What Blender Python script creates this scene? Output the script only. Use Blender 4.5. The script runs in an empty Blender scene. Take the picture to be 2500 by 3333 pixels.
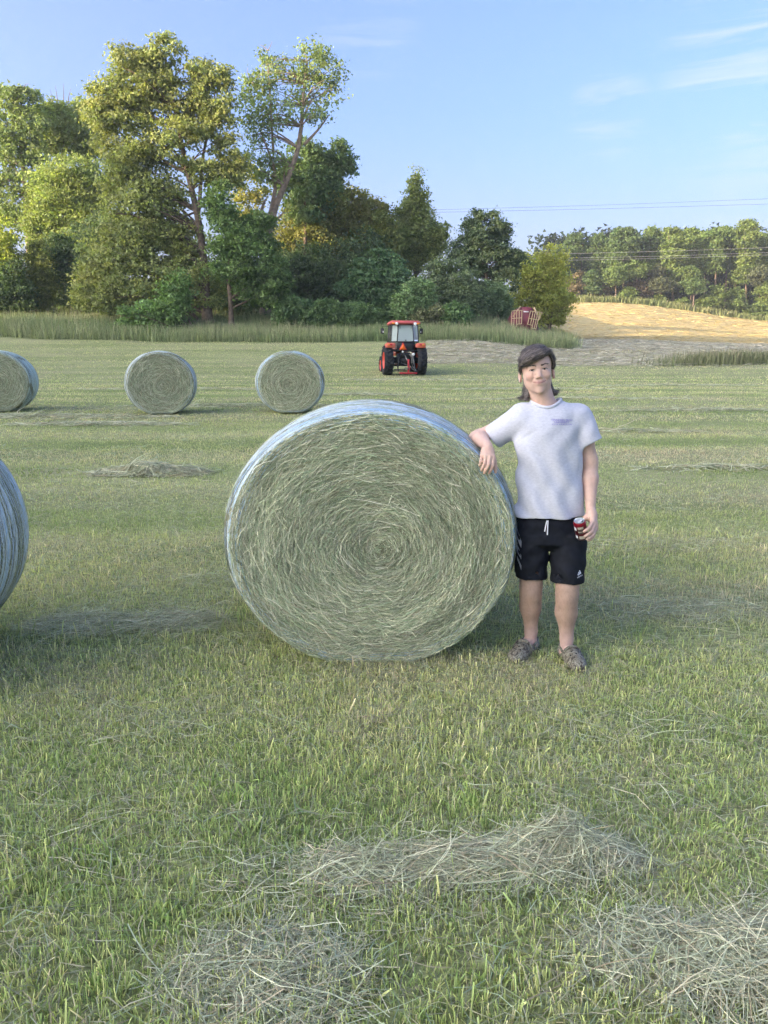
import bpy, bmesh, math, random
import numpy as np
from mathutils import Vector, Matrix, Euler
from mathutils.bvhtree import BVHTree

R = math.radians
SC = bpy.context.scene
COL = SC.collection
rng = np.random.default_rng(7)

# ------------------------------------------------------------------ camera, sky, sun, exposure
CAM_H, PITCH, FPX = 1.62, R(10.55), 2503.0
cd = bpy.data.cameras.new('camera')
cam = bpy.data.objects.new('camera', cd)
COL.objects.link(cam)
cam.location = (0, 0, CAM_H)
cam.rotation_euler = (R(90) - PITCH, 0, 0)
cd.sensor_fit = 'HORIZONTAL'
cd.sensor_width = 36.0
cd.lens = 36.0 * FPX / 2500.0
cd.clip_start, cd.clip_end = 0.05, 3000
SC.camera = cam

SUN_EL, SUN_AZ = R(12.0), R(65.0)          # azimuth: degrees to the left of straight behind the camera
SUN_DIR = Vector((-math.sin(SUN_AZ) * math.cos(SUN_EL), -math.cos(SUN_AZ) * math.cos(SUN_EL), math.sin(SUN_EL)))

world = bpy.data.worlds.new('World')
SC.world = world
world.use_nodes = True
wn, wl = world.node_tree.nodes, world.node_tree.links
wn.clear()
sky = wn.new('ShaderNodeTexSky')
sky.sky_type = 'NISHITA'
sky.sun_disc = False
sky.sun_elevation = SUN_EL
sky.sun_rotation = math.atan2(SUN_DIR.x, SUN_DIR.y)
sky.altitude = 200
sky.air_density = 0.52
sky.dust_density = 9.0
sky.ozone_density = 2.6
bg = wn.new('ShaderNodeBackground')
bg.inputs['Strength'].default_value = 0.15
wo = wn.new('ShaderNodeOutputWorld')
# thin wisps of high cloud: one streaked bank to the upper right, one scrap beside it
tc = wn.new('ShaderNodeTexCoord')
mp = wn.new('ShaderNodeMapping')
mp.inputs['Rotation'].default_value = (0, R(-16), R(20))
mp.inputs['Scale'].default_value = (2.0, 2.0, 20.0)
wl.new(tc.outputs['Generated'], mp.inputs['Vector'])
nz = wn.new('ShaderNodeTexNoise')
nz.inputs['Scale'].default_value = 2.6
nz.inputs['Detail'].default_value = 7
nz.inputs['Roughness'].default_value = 0.6
nz.inputs['Distortion'].default_value = 0.6
wl.new(mp.outputs['Vector'], nz.inputs['Vector'])
def sky_dir(px, py):
    u, v = (px - 1250) / FPX, (1666.5 - py) / FPX
    return Vector((u, math.cos(PITCH) + v * math.sin(PITCH), -math.sin(PITCH) + v * math.cos(PITCH))).normalized()
acc = None
for px, py, c0, c1, amt in ((2440, 225, .9945, .9993, .42), (1990, 370, .9984, .9998, .30), (1190, 70, .9975, .9998, .16), (2900, 300, .97, .995, .2)):
    dp = wn.new('ShaderNodeVectorMath'); dp.operation = 'DOT_PRODUCT'; dp.inputs[1].default_value = sky_dir(px, py)
    wl.new(tc.outputs['Generated'], dp.inputs[0])
    mr_ = wn.new('ShaderNodeMapRange'); mr_.interpolation_type = 'SMOOTHSTEP'
    for k_, v_ in ((1, c0), (2, c1), (3, 0.0), (4, amt)): mr_.inputs[k_].default_value = v_
    wl.new(dp.outputs['Value'], mr_.inputs[0])
    if acc is None: acc = mr_.outputs[0]
    else:
        ad = wn.new('ShaderNodeMath'); ad.operation = 'MAXIMUM'; wl.new(acc, ad.inputs[0]); wl.new(mr_.outputs[0], ad.inputs[1]); acc = ad.outputs[0]
rp = wn.new('ShaderNodeValToRGB')
rp.color_ramp.elements[0].position = 0.46
rp.color_ramp.elements[0].color = (0, 0, 0, 1)
rp.color_ramp.elements[1].position = 0.64
rp.color_ramp.elements[1].color = (1, 1, 1, 1)
wl.new(nz.outputs['Fac'], rp.inputs['Fac'])
cm = wn.new('ShaderNodeMath'); cm.operation = 'MULTIPLY'
wl.new(rp.outputs['Color'], cm.inputs[0]); wl.new(acc, cm.inputs[1])
hs = wn.new('ShaderNodeHueSaturation')
hs.inputs['Saturation'].default_value = 1.04
hs.inputs['Hue'].default_value = 0.505
wl.new(sky.outputs['Color'], hs.inputs['Color'])
mx = wn.new('ShaderNodeMixRGB')
mx.inputs['Color2'].default_value = (1.15, 1.2, 1.35, 1)
wl.new(cm.outputs[0], mx.inputs['Fac'])
wl.new(hs.outputs['Color'], mx.inputs['Color1'])
# pale haze low round the whole horizon
sxz = wn.new('ShaderNodeSeparateXYZ'); wl.new(tc.outputs['Generated'], sxz.inputs[0])
mrz = wn.new('ShaderNodeMapRange'); mrz.interpolation_type = 'SMOOTHSTEP'
for k_, v_ in ((1, .30), (2, .03), (3, 0.0), (4, .62)): mrz.inputs[k_].default_value = v_
wl.new(sxz.outputs['Z'], mrz.inputs[0])
mxz = wn.new('ShaderNodeMixRGB'); mxz.inputs['Color2'].default_value = (.90, .93, 1.03, 1)
wl.new(mrz.outputs[0], mxz.inputs['Fac']); wl.new(mx.outputs['Color'], mxz.inputs['Color1'])
wl.new(mxz.outputs['Color'], bg.inputs['Color'])
wl.new(bg.outputs['Background'], wo.inputs['Surface'])

sd = bpy.data.lights.new('sun', 'SUN')
sd.energy = 2.0
sd.angle = R(0.5)
sd.color = (1.0, 0.76, 0.48)
sun = bpy.data.objects.new('sun', sd)
COL.objects.link(sun)
sun.rotation_euler = SUN_DIR.to_track_quat('Z', 'Y').to_euler()
sun.location = SUN_DIR * 100

SC.view_settings.view_transform = 'Standard'
SC.view_settings.look = 'None'
SC.view_settings.exposure = 2.48
SC.view_settings.gamma = 1.0
SC.view_settings.use_curve_mapping = False
SC.render.engine = 'CYCLES'
SC.cycles.max_bounces = 6
SC.cycles.diffuse_bounces = 4
SC.cycles.glossy_bounces = 2
SC.cycles.transmission_bounces = 4
SC.cycles.transparent_max_bounces = 8
SC.cycles.use_adaptive_sampling = True
SC.cycles.adaptive_threshold = 0.02
SC.cycles.use_denoising = True
SC.cycles.denoiser = 'OPENIMAGEDENOISE'
SC.cycles.denoising_input_passes = 'RGB_ALBEDO_NORMAL'
SC.cycles.denoising_prefilter = 'NONE'

# ------------------------------------------------------------------ helpers
def at(px, py, D):
    """World point on the viewing ray of photo pixel (px, py) at forward distance D."""
    u = (px - 1250.0) / FPX
    v = (1666.5 - py) / FPX
    cp, sp = math.cos(PITCH), math.sin(PITCH)
    dx, dy, dz = u, cp + v * sp, -sp + v * cp
    t = D / dy
    return Vector((dx * t, D, CAM_H + dz * t))

def sstep(a, b, x):
    t = np.clip((np.asarray(x, float) - a) / (b - a), 0, 1)
    return t * t * (3 - 2 * t)

def vnoise(x, y, seed=0):
    """Value noise on numpy arrays, about -1..1."""
    x = np.asarray(x, float); y = np.asarray(y, float)
    xi = np.floor(x).astype(np.int64); yi = np.floor(y).astype(np.int64)
    xf = x - xi; yf = y - yi
    def h(a, b):
        n = (a * 374761393 + b * 668265263 + seed * 1442695041) & 0x7fffffff
        n = ((n ^ (n >> 13)) * 1274126177) & 0x7fffffff
        n = n ^ (n >> 16)
        return (n & 0xffff) / 32767.5 - 1.0
    u = xf * xf * (3 - 2 * xf); v = yf * yf * (3 - 2 * yf)
    return ((h(xi, yi) * (1 - u) + h(xi + 1, yi) * u) * (1 - v)
            + (h(xi, yi + 1) * (1 - u) + h(xi + 1, yi + 1) * u) * v)

def fbm(x, y, seed=0, octv=3):
    s = 0; a = 1; t = 0
    for o in range(octv):
        s = s + a * vnoise(np.asarray(x) * 2 ** o + 17.3 * o, np.asarray(y) * 2 ** o - 9.1 * o, seed + o)
        t += a; a *= 0.5
    return s / t

def mesh_np(name, V, F, C=None, smooth=False, mi=None):
    """One mesh from numpy vertices, faces (list of index arrays, tri and quad) and vertex colours."""
    me = bpy.data.meshes.new(name)
    V = np.ascontiguousarray(V, np.float32)
    if not isinstance(F, (list, tuple)):
        F = [F]
    F = [np.asarray(f, np.int32) for f in F if len(f)]
    loops = np.concatenate([f.ravel() for f in F])
    sizes = np.concatenate([np.full(len(f), f.shape[1], np.int32) for f in F])
    starts = np.concatenate([[0], np.cumsum(sizes)[:-1]]).astype(np.int32)
    me.vertices.add(len(V)); me.vertices.foreach_set('co', V.ravel())
    me.loops.add(len(loops)); me.loops.foreach_set('vertex_index', loops)
    me.polygons.add(len(sizes)); me.polygons.foreach_set('loop_start', starts)
    me.polygons.foreach_set('loop_total', sizes)
    if mi is not None:
        me.polygons.foreach_set('material_index', np.asarray(mi, np.int32))
    me.update(calc_edges=True)
    if smooth:
        me.polygons.foreach_set('use_smooth', np.ones(len(sizes), bool))
    if C is not None:
        ca = me.color_attributes.new('Col', 'FLOAT_COLOR', 'POINT')
        C4 = np.ones((len(V), 4), np.float32); C4[:, :3] = C
        ca.data.foreach_set('color', C4.ravel())
    return me

def tag(o, label=None, cat=None, group=None, kind=None):
    if label: o['label'] = label
    if cat: o['category'] = cat
    if group: o['group'] = group
    if kind: o['kind'] = kind
    return o

def link(name, me, mat=None, parent=None, world=True):
    """Link mesh as an object; with world=True its vertices are in world space and are moved to the parent's frame."""
    if mat is not None:
        for m in (mat if isinstance(mat, (list, tuple)) else [mat]):
            me.materials.append(m)
    o = bpy.data.objects.new(name, me)
    COL.objects.link(o)
    if parent is not None:
        o.parent = parent
        if world:
            base = Vector((0, 0, 0)); p = parent
            while p is not None:
                base += p.location; p = p.parent
            me.transform(Matrix.Translation(-base))
    return o

def empty(name, loc=(0, 0, 0), rz=0.0):
    o = bpy.data.objects.new(name, None)
    o.empty_display_size = 0.2
    COL.objects.link(o)
    o.location = loc
    o.rotation_euler = (0, 0, rz)
    return o

def copy_tree(o, parent=None):
    c = o.copy(); COL.objects.link(c)
    if parent is not None: c.parent = parent
    for ch in list(o.children):
        copy_tree(ch, c)
    return c

class MB:
    """Collects boxes, tubes and lathes into one mesh."""
    def __init__(self):
        self.V, self.F3, self.F4, self.n = [], [], [], 0
    def add(self, V, F3=None, F4=None):
        V = np.asarray(V, float).reshape(-1, 3)
        if F3 is not None and len(F3): self.F3.append(np.asarray(F3) + self.n)
        if F4 is not None and len(F4): self.F4.append(np.asarray(F4) + self.n)
        self.V.append(V); self.n += len(V)
        return self
    def box(self, c, s, rot=None, taper=(1, 1), bev=0.0):
        """box with centre c and full size s; taper shrinks the top; bev rounds the vertical and horizontal edges"""
        sx, sy, sz = [q / 2 for q in s]
        if bev <= 0:
            P = [(-sx, -sy, -sz), (sx, -sy, -sz), (sx, sy, -sz), (-sx, sy, -sz),
                 (-sx * taper[0], -sy * taper[1], sz), (sx * taper[0], -sy * taper[1], sz),
                 (sx * taper[0], sy * taper[1], sz), (-sx * taper[0], sy * taper[1], sz)]
            P = np.array(P)
            F = [(0, 3, 2, 1), (4, 5, 6, 7), (0, 1, 5, 4), (1, 2, 6, 5), (2, 3, 7, 6), (3, 0, 4, 7)]
        else:
            b = min(bev, sx * .9, sy * .9, sz * .9)
            def ring(z, ins, tx, ty):
                x, y = (sx - ins) * tx, (sy - ins) * ty; q = b - ins * .0
                return [(-x + q, -y, z), (x - q, -y, z), (x, -y + q, z), (x, y - q, z),
                        (x - q, y, z), (-x + q, y, z), (-x, y - q, z), (-x, -y + q, z)]
            P = ring(-sz, b * .7, 1, 1) + ring(-sz + b, 0, 1, 1) + ring(sz - b, 0, *taper) + ring(sz, b * .7, *taper)
            P = np.array(P); F = []
            for k in range(3):
                for i in range(8):
                    j = (i + 1) % 8
                    F.append((k * 8 + i, k * 8 + j, k * 8 + 8 + j, k * 8 + 8 + i))
            F += [(0, 7, 6, 1), (1, 6, 5, 2), (2, 5, 4, 3), (24, 25, 30, 31), (25, 26, 29, 30), (26, 27, 28, 29)]
        if rot is not None:
            P = P @ np.array(Euler(rot).to_matrix()).T
        return self.add(P + np.array(c), None, F)
    def tube(self, pts, r, n=8, cap=True):
        pts = np.asarray([tuple(p) for p in pts], float); m = len(pts)
        r = np.broadcast_to(np.asarray(r, float), (m,))
        V = []
        t0 = pts[1] - pts[0]
        ref = np.array([0, 0, 1.0]) if abs(t0[2]) < .9 * np.linalg.norm(t0) else np.array([1.0, 0, 0])
        a = np.arange(n) / n * 2 * math.pi
        for i in range(m):
            t = pts[min(i + 1, m - 1)] - pts[max(i - 1, 0)]
            t = t / (np.linalg.norm(t) + 1e-9)
            s = np.cross(t, ref); s /= np.linalg.norm(s) + 1e-9
            w = np.cross(s, t); ref = w
            V.append(pts[i] + r[i] * (np.cos(a)[:, None] * s + np.sin(a)[:, None] * w))
        V = np.concatenate(V)
        F4 = [(k * n + i, k * n + (i + 1) % n, (k + 1) * n + (i + 1) % n, (k + 1) * n + i) for k in range(m - 1) for i in range(n)]
        F3 = []
        if cap:
            V = np.concatenate([V, pts[:1], pts[-1:]])
            q = m * n
            F3 = [(q, (i + 1) % n, i) for i in range(n)] + [(q + 1, (m - 1) * n + i, (m - 1) * n + (i + 1) % n) for i in range(n)]
        return self.add(V, F3, F4)
    def lathe(self, prof, n=32, axis='z', c=(0, 0, 0), closed=False):
        """prof: list of (radius, height)"""
        a = np.arange(n) / n * 2 * math.pi
        V = np.array([[(rr * math.cos(t), rr * math.sin(t), h) for t in a] for rr, h in prof]).reshape(-1, 3)
        if axis == 'x': V = V[:, [2, 0, 1]]
        if axis == 'y': V = V[:, [1, 2, 0]]
        m = len(prof)
        F4 = [(k * n + i, k * n + (i + 1) % n, ((k + 1) % m) * n + (i + 1) % n, ((k + 1) % m) * n + i)
              for k in range(m if closed else m - 1) for i in range(n)]
        return self.add(V + np.array(c), None, F4)
    def prism(self, poly, y0, y1, axis='y'):
        """extrude a 2-D polygon (x, z) from y0 to y1"""
        n = len(poly)
        V = [(x, y0, z) for x, z in poly] + [(x, y1, z) for x, z in poly]
        V = np.array(V, float)
        F4 = [(i, (i + 1) % n, n + (i + 1) % n, n + i) for i in range(n)]
        c0, c1 = V[:n].mean(0), V[n:].mean(0)
        V = np.concatenate([V, [c0, c1]])
        F3 = [(2 * n, (i + 1) % n, i) for i in range(n)] + [(2 * n + 1, n + i, n + (i + 1) % n) for i in range(n)]
        if axis == 'x': V = V[:, [1, 0, 2]]
        return self.add(V, F3, F4)
    def mesh(self, name, smooth=False):
        F = []
        if self.F4: F.append(np.concatenate(self.F4))
        if self.F3: F.append(np.concatenate(self.F3))
        return mesh_np(name, np.concatenate(self.V), F, smooth=smooth)
    def build(self, name, mat, parent=None, smooth=False, world=False, fix=True):
        me = self.mesh(name, smooth)
        if fix:
            bm = bmesh.new(); bm.from_mesh(me)
            bmesh.ops.recalc_face_normals(bm, faces=bm.faces)
            bm.to_mesh(me); bm.free()
        if smooth:
            me.set_sharp_from_angle(angle=R(38))
        return link(name, me, mat, parent, world)

def ribbons(P, W, C, N=None, tip=0.35):
    """P (n,k,3) centre lines, W (n,) widths, C (n,3) or (n,k,3) colours -> verts, quads, cols."""
    n, k, _ = P.shape
    T = np.gradient(P, axis=1)
    if N is None:
        N = rng.normal(size=(n, 1, 3))
    S = np.cross(T, np.broadcast_to(N, T.shape))
    S /= np.linalg.norm(S, axis=2, keepdims=True) + 1e-9
    prof = np.interp(np.arange(k), [0, (k - 1) * .6, k - 1], [1, .85, tip])[None, :, None]
    S = S * prof * (np.asarray(W)[:, None, None] / 2)
    V = np.stack([P - S, P + S], 2).reshape(-1, 3)
    b = (np.arange(n)[:, None] * k + np.arange(k - 1)[None, :]) * 2
    b = b.reshape(-1)
    F = np.stack([b, b + 1, b + 3, b + 2], 1)
    C = np.asarray(C)
    if C.ndim == 2: C = np.repeat(C[:, None, :], k, 1)
    C = np.repeat(C, 2, axis=1).reshape(-1, 3)
    return V, F, C

def spikes(P, W, C, N):
    """one triangle per blade: P (n,2,3) foot and tip"""
    n = len(P); T = P[:, 1] - P[:, 0]
    S = np.cross(T, N[:, 0, :]); S /= np.linalg.norm(S, axis=1, keepdims=True) + 1e-9
    S = S * np.asarray(W)[:, None] / 2
    V = np.stack([P[:, 0] - S, P[:, 0] + S, P[:, 1]], 1).reshape(-1, 3)
    C = np.asarray(C)
    C = np.stack([C[:, 0], C[:, 0], C[:, -1]], 1).reshape(-1, 3) if C.ndim == 3 else np.repeat(C, 3, 0)
    return V, np.arange(3 * n).reshape(n, 3), C

def merge(parts):
    V = []; F = []; C = []; n = 0
    for v, f, c in parts:
        V.append(v); F.extend([q + n for q in (f if isinstance(f, list) else [f])]); C.append(c); n += len(v)
    V = np.concatenate(V); C = np.concatenate(C)
    return V, [np.concatenate([f for f in F if f.shape[1] == k]) for k in (3, 4) if any(f.shape[1] == k for f in F)], C

# ------------------------------------------------------------------ materials
def nodes_of(m):
    m.use_nodes = True
    return m.node_tree.nodes, m.node_tree.links, m.node_tree.nodes['Principled BSDF']

def mat_plain(name, col, rough=.6, metal=0, noise=.12, nscale=12, spec=.4, bump=0.0, coat=0):
    m = bpy.data.materials.new(name); n, l, b = nodes_of(m)
    b.inputs['Roughness'].default_value = rough
    b.inputs['Metallic'].default_value = metal
    b.inputs['Specular IOR Level'].default_value = spec
    b.inputs['Coat Weight'].default_value = coat
    tc = n.new('ShaderNodeTexCoord'); nt = n.new('ShaderNodeTexNoise')
    nt.inputs['Scale'].default_value = nscale; nt.inputs['Detail'].default_value = 5
    l.new(tc.outputs['Object'], nt.inputs['Vector'])
    r = n.new('ShaderNodeValToRGB')
    c = np.array(col[:3])
    r.color_ramp.elements[0].position = .3; r.color_ramp.elements[0].color = (*(c * (1 - noise)), 1)
    r.color_ramp.elements[1].position = .7; r.color_ramp.elements[1].color = (*np.minimum(c * (1 + noise), 1), 1)
    l.new(nt.outputs['Fac'], r.inputs['Fac']); l.new(r.outputs['Color'], b.inputs['Base Color'])
    if bump:
        bp = n.new('ShaderNodeBump'); bp.inputs['Strength'].default_value = bump; bp.inputs['Distance'].default_value = .01
        l.new(nt.outputs['Fac'], bp.inputs['Height']); l.new(bp.outputs['Normal'], b.inputs['Normal'])
    return m

def mat_leafy(name, rough=.55, trans=.35, spec=.25, tint=(1.15, 1.25, .6), var=.22, nscale=1.3):
    """Vertex-coloured blades or leaves that let some light through."""
    m = bpy.data.materials.new(name); n, l, b = nodes_of(m)
    out = n['Material Output']
    a = n.new('ShaderNodeVertexColor'); a.layer_name = 'Col'
    b.inputs['Roughness'].default_value = rough
    b.inputs['Specular IOR Level'].default_value = spec
    l.new(a.outputs['Color'], b.inputs['Base Color'])
    if trans > 0:
        t = n.new('ShaderNodeBsdfTranslucent')
        mm = n.new('ShaderNodeMixRGB'); mm.blend_type = 'MULTIPLY'; mm.inputs['Fac'].default_value = 1
        mm.inputs['Color2'].default_value = (*tint, 1)
        l.new(a.outputs['Color'], mm.inputs['Color1']); l.new(mm.outputs['Color'], t.inputs['Color'])
        ms = n.new('ShaderNodeMixShader'); ms.inputs['Fac'].default_value = trans
        l.new(b.outputs['BSDF'], ms.inputs[1]); l.new(t.outputs['BSDF'], ms.inputs[2])
        l.new(ms.outputs['Shader'], out.inputs['Surface'])
    return m
# ------------------------------------------------------------------ terrain
def _prof(pts):
    ys = np.arange(-400, 700, 0.5)
    z = np.interp(ys, [p[0] for p in pts], [p[1] for p in pts])
    out = z.copy()
    for rad, a, b in ((3, -400, 20), (9, 20, 60), (16, 60, 700)):
        k = np.hanning(2 * rad + 3)[1:-1]; k /= k.sum()
        zz = np.convolve(np.pad(z, rad, 'edge'), k, 'valid')
        s = (ys >= a) & (ys < b); out[s] = zz[s]
    return ys, out
PL = _prof([(-400, 0), (4, 0), (7, .10), (17.4, .586), (27, .92), (36.6, 1.22), (45, 2.2), (53, 3.44), (58, 4.4), (80, 9.2), (100, 12.6), (130, 15.5), (200, 16), (700, 16)])
PR = _prof([(-400, 0), (4, 0), (7, .10), (17.4, .586), (27, .92), (36.6, 1.22), (45, 1.95), (53, 2.9), (62, 3.7), (75, 4.4), (85, 4.95), (120, 8.6), (150, 12.2), (185, 17.3), (200, 18.5), (260, 20), (700, 20)])
PQ = _prof([(-400, 0), (4, 0), (7, .10), (17.4, .586), (27, .92), (36.6, 1.22), (45, 2.1), (62, 3.2), (80, 4.1), (120, 7.0), (180, 12.2), (230, 14), (700, 15)])

def hz(x, y):
    x = np.asarray(x, float); y = np.asarray(y, float)
    u = x / np.maximum(y, 25.0)
    l = np.interp(y, *PL); r = np.interp(y, *PR); q = np.interp(y, *PQ)
    a = sstep(.10, .235, u); b = sstep(.27, .52, u)
    z = l * (1 - a) + r * a * (1 - b) + q * b
    s = -x * math.sin(SUN_AZ) - y * math.cos(SUN_AZ)                       # unseen wooded rise added for shade on the sun's side, left of and behind the camera
    z = z + 28.0 * sstep(58, 136, s)
    z = z + .025 * fbm(x * .35, y * .35, 3) * sstep(5, 9, np.hypot(x, y)) + .18 * fbm(x * .05, y * .05, 5) * sstep(15, 60, np.hypot(x, y))
    return z

def hz1(x, y):
    return float(hz(np.array([x]), np.array([y]))[0])

def on_ground(px, D):
    """Ground point seen in photo column px at forward distance D."""
    x = (px - 1250) / FPX * D * math.cos(PITCH)
    for _ in range(4):
        z = hz1(x, D)
        depth = D * math.cos(PITCH) + (CAM_H - z) * math.sin(PITCH)
        x = (px - 1250) / FPX * depth
    return Vector((x, D, hz1(x, D)))

def axis_pts(lo, hi, fine, n):
    t = np.linspace(-1, 1, n)
    g = np.sinh(t * 3.4) / math.sinh(3.4)
    return np.where(g < 0, -g * lo, g * hi) + fine

gx = axis_pts(-420, 420, 0, 181)
gy = np.unique(np.concatenate([axis_pts(-260, 640, 4, 161), np.arange(34, 66, .5), np.arange(66, 200, 2.0)]))
GX, GY = np.meshgrid(gx, gy)
GZ = hz(GX, GY)
nx, ny = len(gx), len(gy)
GV = np.stack([GX.ravel(), GY.ravel(), GZ.ravel()], 1)
ii = (np.arange(ny - 1)[:, None] * nx + np.arange(nx - 1)[None, :]).ravel()
GF = np.stack([ii, ii + 1, ii + nx + 1, ii + nx], 1)

# what grows where: R = cut dry hay lying on the ground, G = unmown, B = the dry tan field up the hill
def edge_left(x):            # forward distance of the mown field's far edge, by column
    return 52.5 + 1.2 * np.sin(x * .13) - .05 * x
def zones(x, y):
    u = x / np.maximum(y, 5)
    n = fbm(x * .12, y * .35, 11)
    unm = sstep(0, 1.2, y - (edge_left(x) + n)) * (1 - sstep(.20, .275, u + .012 * n))
    unm = np.where(y > 66, 1 - sstep(.195, .215, u + .01 * n), unm)
    n2 = fbm(x * .05, y * .35, 31)
    wind = sstep(.045, .075, u + .03 * n2) * sstep(42.0, 45.0, y + 3.5 * n2) * (1 - unm) * (1 - sstep(72, 80, y))
    wind = np.maximum(wind, .8 * sstep(40, 43, y + 2 * n2) * (1 - sstep(46.5, 49, y + 2 * n2)) * sstep(.0, .03, u))
    tan = sstep(68, 74, y) * sstep(.19, .215, u)
    return wind, unm, tan
zw, zu, zt = zones(GV[:, 0], GV[:, 1])
ground_me = mesh_np('ground', GV, GF, np.stack([zw, zu, zt], 1), smooth=True)

m = bpy.data.materials.new('mown_field'); n, l, b = nodes_of(m)
b.inputs['Roughness'].default_value = .9; b.inputs['Specular IOR Level'].default_value = .1
tcn = n.new('ShaderNodeTexCoord'); sep = n.new('ShaderNodeSeparateColor'); va = n.new('ShaderNodeVertexColor'); va.layer_name = 'Col'
l.new(va.outputs['Color'], sep.inputs['Color'])
def noise(scale, detail=5, stretch=(1, 1, 1), rough=.6):
    mpn = n.new('ShaderNodeMapping'); mpn.inputs['Scale'].default_value = stretch
    l.new(tcn.outputs['Object'], mpn.inputs['Vector'])
    q = n.new('ShaderNodeTexNoise'); q.inputs['Scale'].default_value = scale; q.inputs['Detail'].default_value = detail
    q.inputs['Roughness'].default_value = rough
    l.new(mpn.outputs['Vector'], q.inputs['Vector']); return q
def ramp(fac, stops):
    r = n.new('ShaderNodeValToRGB'); e = r.color_ramp.elements
    while len(e) < len(stops): e.new(.5)
    for el, (p, c) in zip(e, stops): el.position = p; el.color = (*c, 1)
    l.new(fac, r.inputs['Fac']); return r
def mixc(fac, a, c2, mode='MIX'):
    q = n.new('ShaderNodeMixRGB'); q.blend_type = mode
    if isinstance(fac, float): q.inputs['Fac'].default_value = fac
    else: l.new(fac, q.inputs['Fac'])
    l.new(a, q.inputs['Color1'])
    if isinstance(c2, tuple): q.inputs['Color2'].default_value = (*c2, 1)
    else: l.new(c2, q.inputs['Color2'])
    return q
swath = noise(.42, 6, (.22, 1.6, 1), .65)          # mowing swaths run across the view
fine = noise(34, 6, (.45, 1.3, 1), .75)
patch = noise(.35, 4)
grass_r = ramp(swath.outputs['Fac'], [(.28, (.21, .255, .105)), (.45, (.31, .355, .155)), (.58, (.40, .42, .21)), (.72, (.27, .315, .14))])
gr2 = mixc(.85, grass_r.outputs['Color'], ramp(fine.outputs['Fac'], [(.34, (.20, .17, .14)), (.5, (.75, .72, .66)), (.66, (1.5, 1.45, 1.3))]).outputs['Color'], 'MULTIPLY')  # dark flecks: soil and thatch, plus shade between tufts put into colour
gr3 = mixc(ramp(patch.outputs['Fac'], [(.48, (0, 0, 0)), (.68, (.5, .5, .5))]).outputs['Color'], gr2.outputs['Color'], (.33, .30, .17))
hayc = ramp(noise(9, 6, (.35, 1.2, 1), .75).outputs['Fac'], [(.32, (.16, .155, .09)), (.5, (.38, .35, .23)), (.68, (.56, .51, .36))])
tanc = ramp(noise(2.2, 7, (.25, 1.1, 1), .75).outputs['Fac'], [(.3, (.32, .24, .10)), (.5, (.50, .39, .18)), (.7, (.62, .50, .26))])
brk = noise(1.1, 5, (.3, 1, 1), .7)
def masked(sock):
    a = n.new('ShaderNodeMath'); a.operation = 'MULTIPLY_ADD'; a.inputs[1].default_value = .9; a.inputs[2].default_value = -.45
    l.new(brk.outputs['Fac'], a.inputs[0])
    c = n.new('ShaderNodeMath'); c.operation = 'ADD'; c.use_clamp = True
    l.new(sock, c.inputs[0]); l.new(a.outputs[0], c.inputs[1])
    r = ramp(c.outputs[0], [(.38, (0, 0, 0)), (.6, (1, 1, 1))]); return r.outputs['Color']
c1 = mixc(masked(sep.outputs['Red']), gr3.outputs['Color'], hayc.outputs['Color'])
c2 = mixc(sep.outputs['Green'], c1.outputs['Color'], (.11, .13, .045))
c3 = mixc(masked(sep.outputs['Blue']), c2.outputs['Color'], tanc.outputs['Color'])
l.new(c3.outputs['Color'], b.inputs['Base Color'])
bp = n.new('ShaderNodeBump'); bp.inputs['Strength'].default_value = .4; bp.inputs['Distance'].default_value = .05
l.new(fine.outputs['Fac'], bp.inputs['Height']); l.new(bp.outputs['Normal'], b.inputs['Normal'])
M_GROUND = m
ground = tag(link('ground', ground_me, M_GROUND), 'mown hay field rising to the trees and a dry tan slope', kind='structure')
# ------------------------------------------------------------------ trees and shrubs
M_LEAF = mat_leafy('leaves', rough=.6, trans=.42, spec=.2)
M_BARK = mat_plain('bark', (.17, .125, .09), .9, noise=.45, nscale=5, spec=.1, bump=.6)
M_BARK_PALE = mat_plain('pale_bark', (.30, .22, .16), .9, noise=.35, nscale=4, spec=.1, bump=.5)

def tubes(P, Rr, sides=5):
    """many tapered tubes at once: P (n,k,3), Rr (n,k)"""
    n, k, _ = P.shape
    T = np.gradient(P, axis=1); T /= np.linalg.norm(T, axis=2, keepdims=True) + 1e-9
    ref = np.where(np.abs(T[..., 2:3]) < .85, np.array([0, 0, 1.0]), np.array([1.0, 0, 0]))
    S = np.cross(T, ref); S /= np.linalg.norm(S, axis=2, keepdims=True) + 1e-9
    W = np.cross(S, T)
    a = np.arange(sides) / sides * 2 * math.pi
    V = P[:, :, None, :] + Rr[:, :, None, None] * (np.cos(a)[None, None, :, None] * S[:, :, None, :] + np.sin(a)[None, None, :, None] * W[:, :, None, :])
    base = (np.arange(n)[:, None, None] * k + np.arange(k - 1)[None, :, None]) * sides
    i = np.arange(sides)[None, None, :]; j = (i + 1) % sides
    F = np.stack(np.broadcast_arrays(base + i, base + j, base + sides + j, base + sides + i), -1).reshape(-1, 4)
    return V.reshape(-1, 3), F

def leaf_quads(P, Nrm, size, asp, C):
    """small pointed leaves"""
    n = len(P)
    Nrm = Nrm / (np.linalg.norm(Nrm, axis=1, keepdims=True) + 1e-9)
    A = np.cross(Nrm, rng.normal(size=(n, 3))); A /= np.linalg.norm(A, axis=1, keepdims=True) + 1e-9
    B = np.cross(Nrm, A)
    s = size[:, None]
    V = np.stack([P - A * s * .62, P + A * s * .30 + B * s * asp * .62, P + A * s * .30 - B * s * asp * .62], 1).reshape(-1, 3)
    F = np.arange(n * 3).reshape(n, 3)
    return V, F, np.repeat(C, 3, axis=0)

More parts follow.
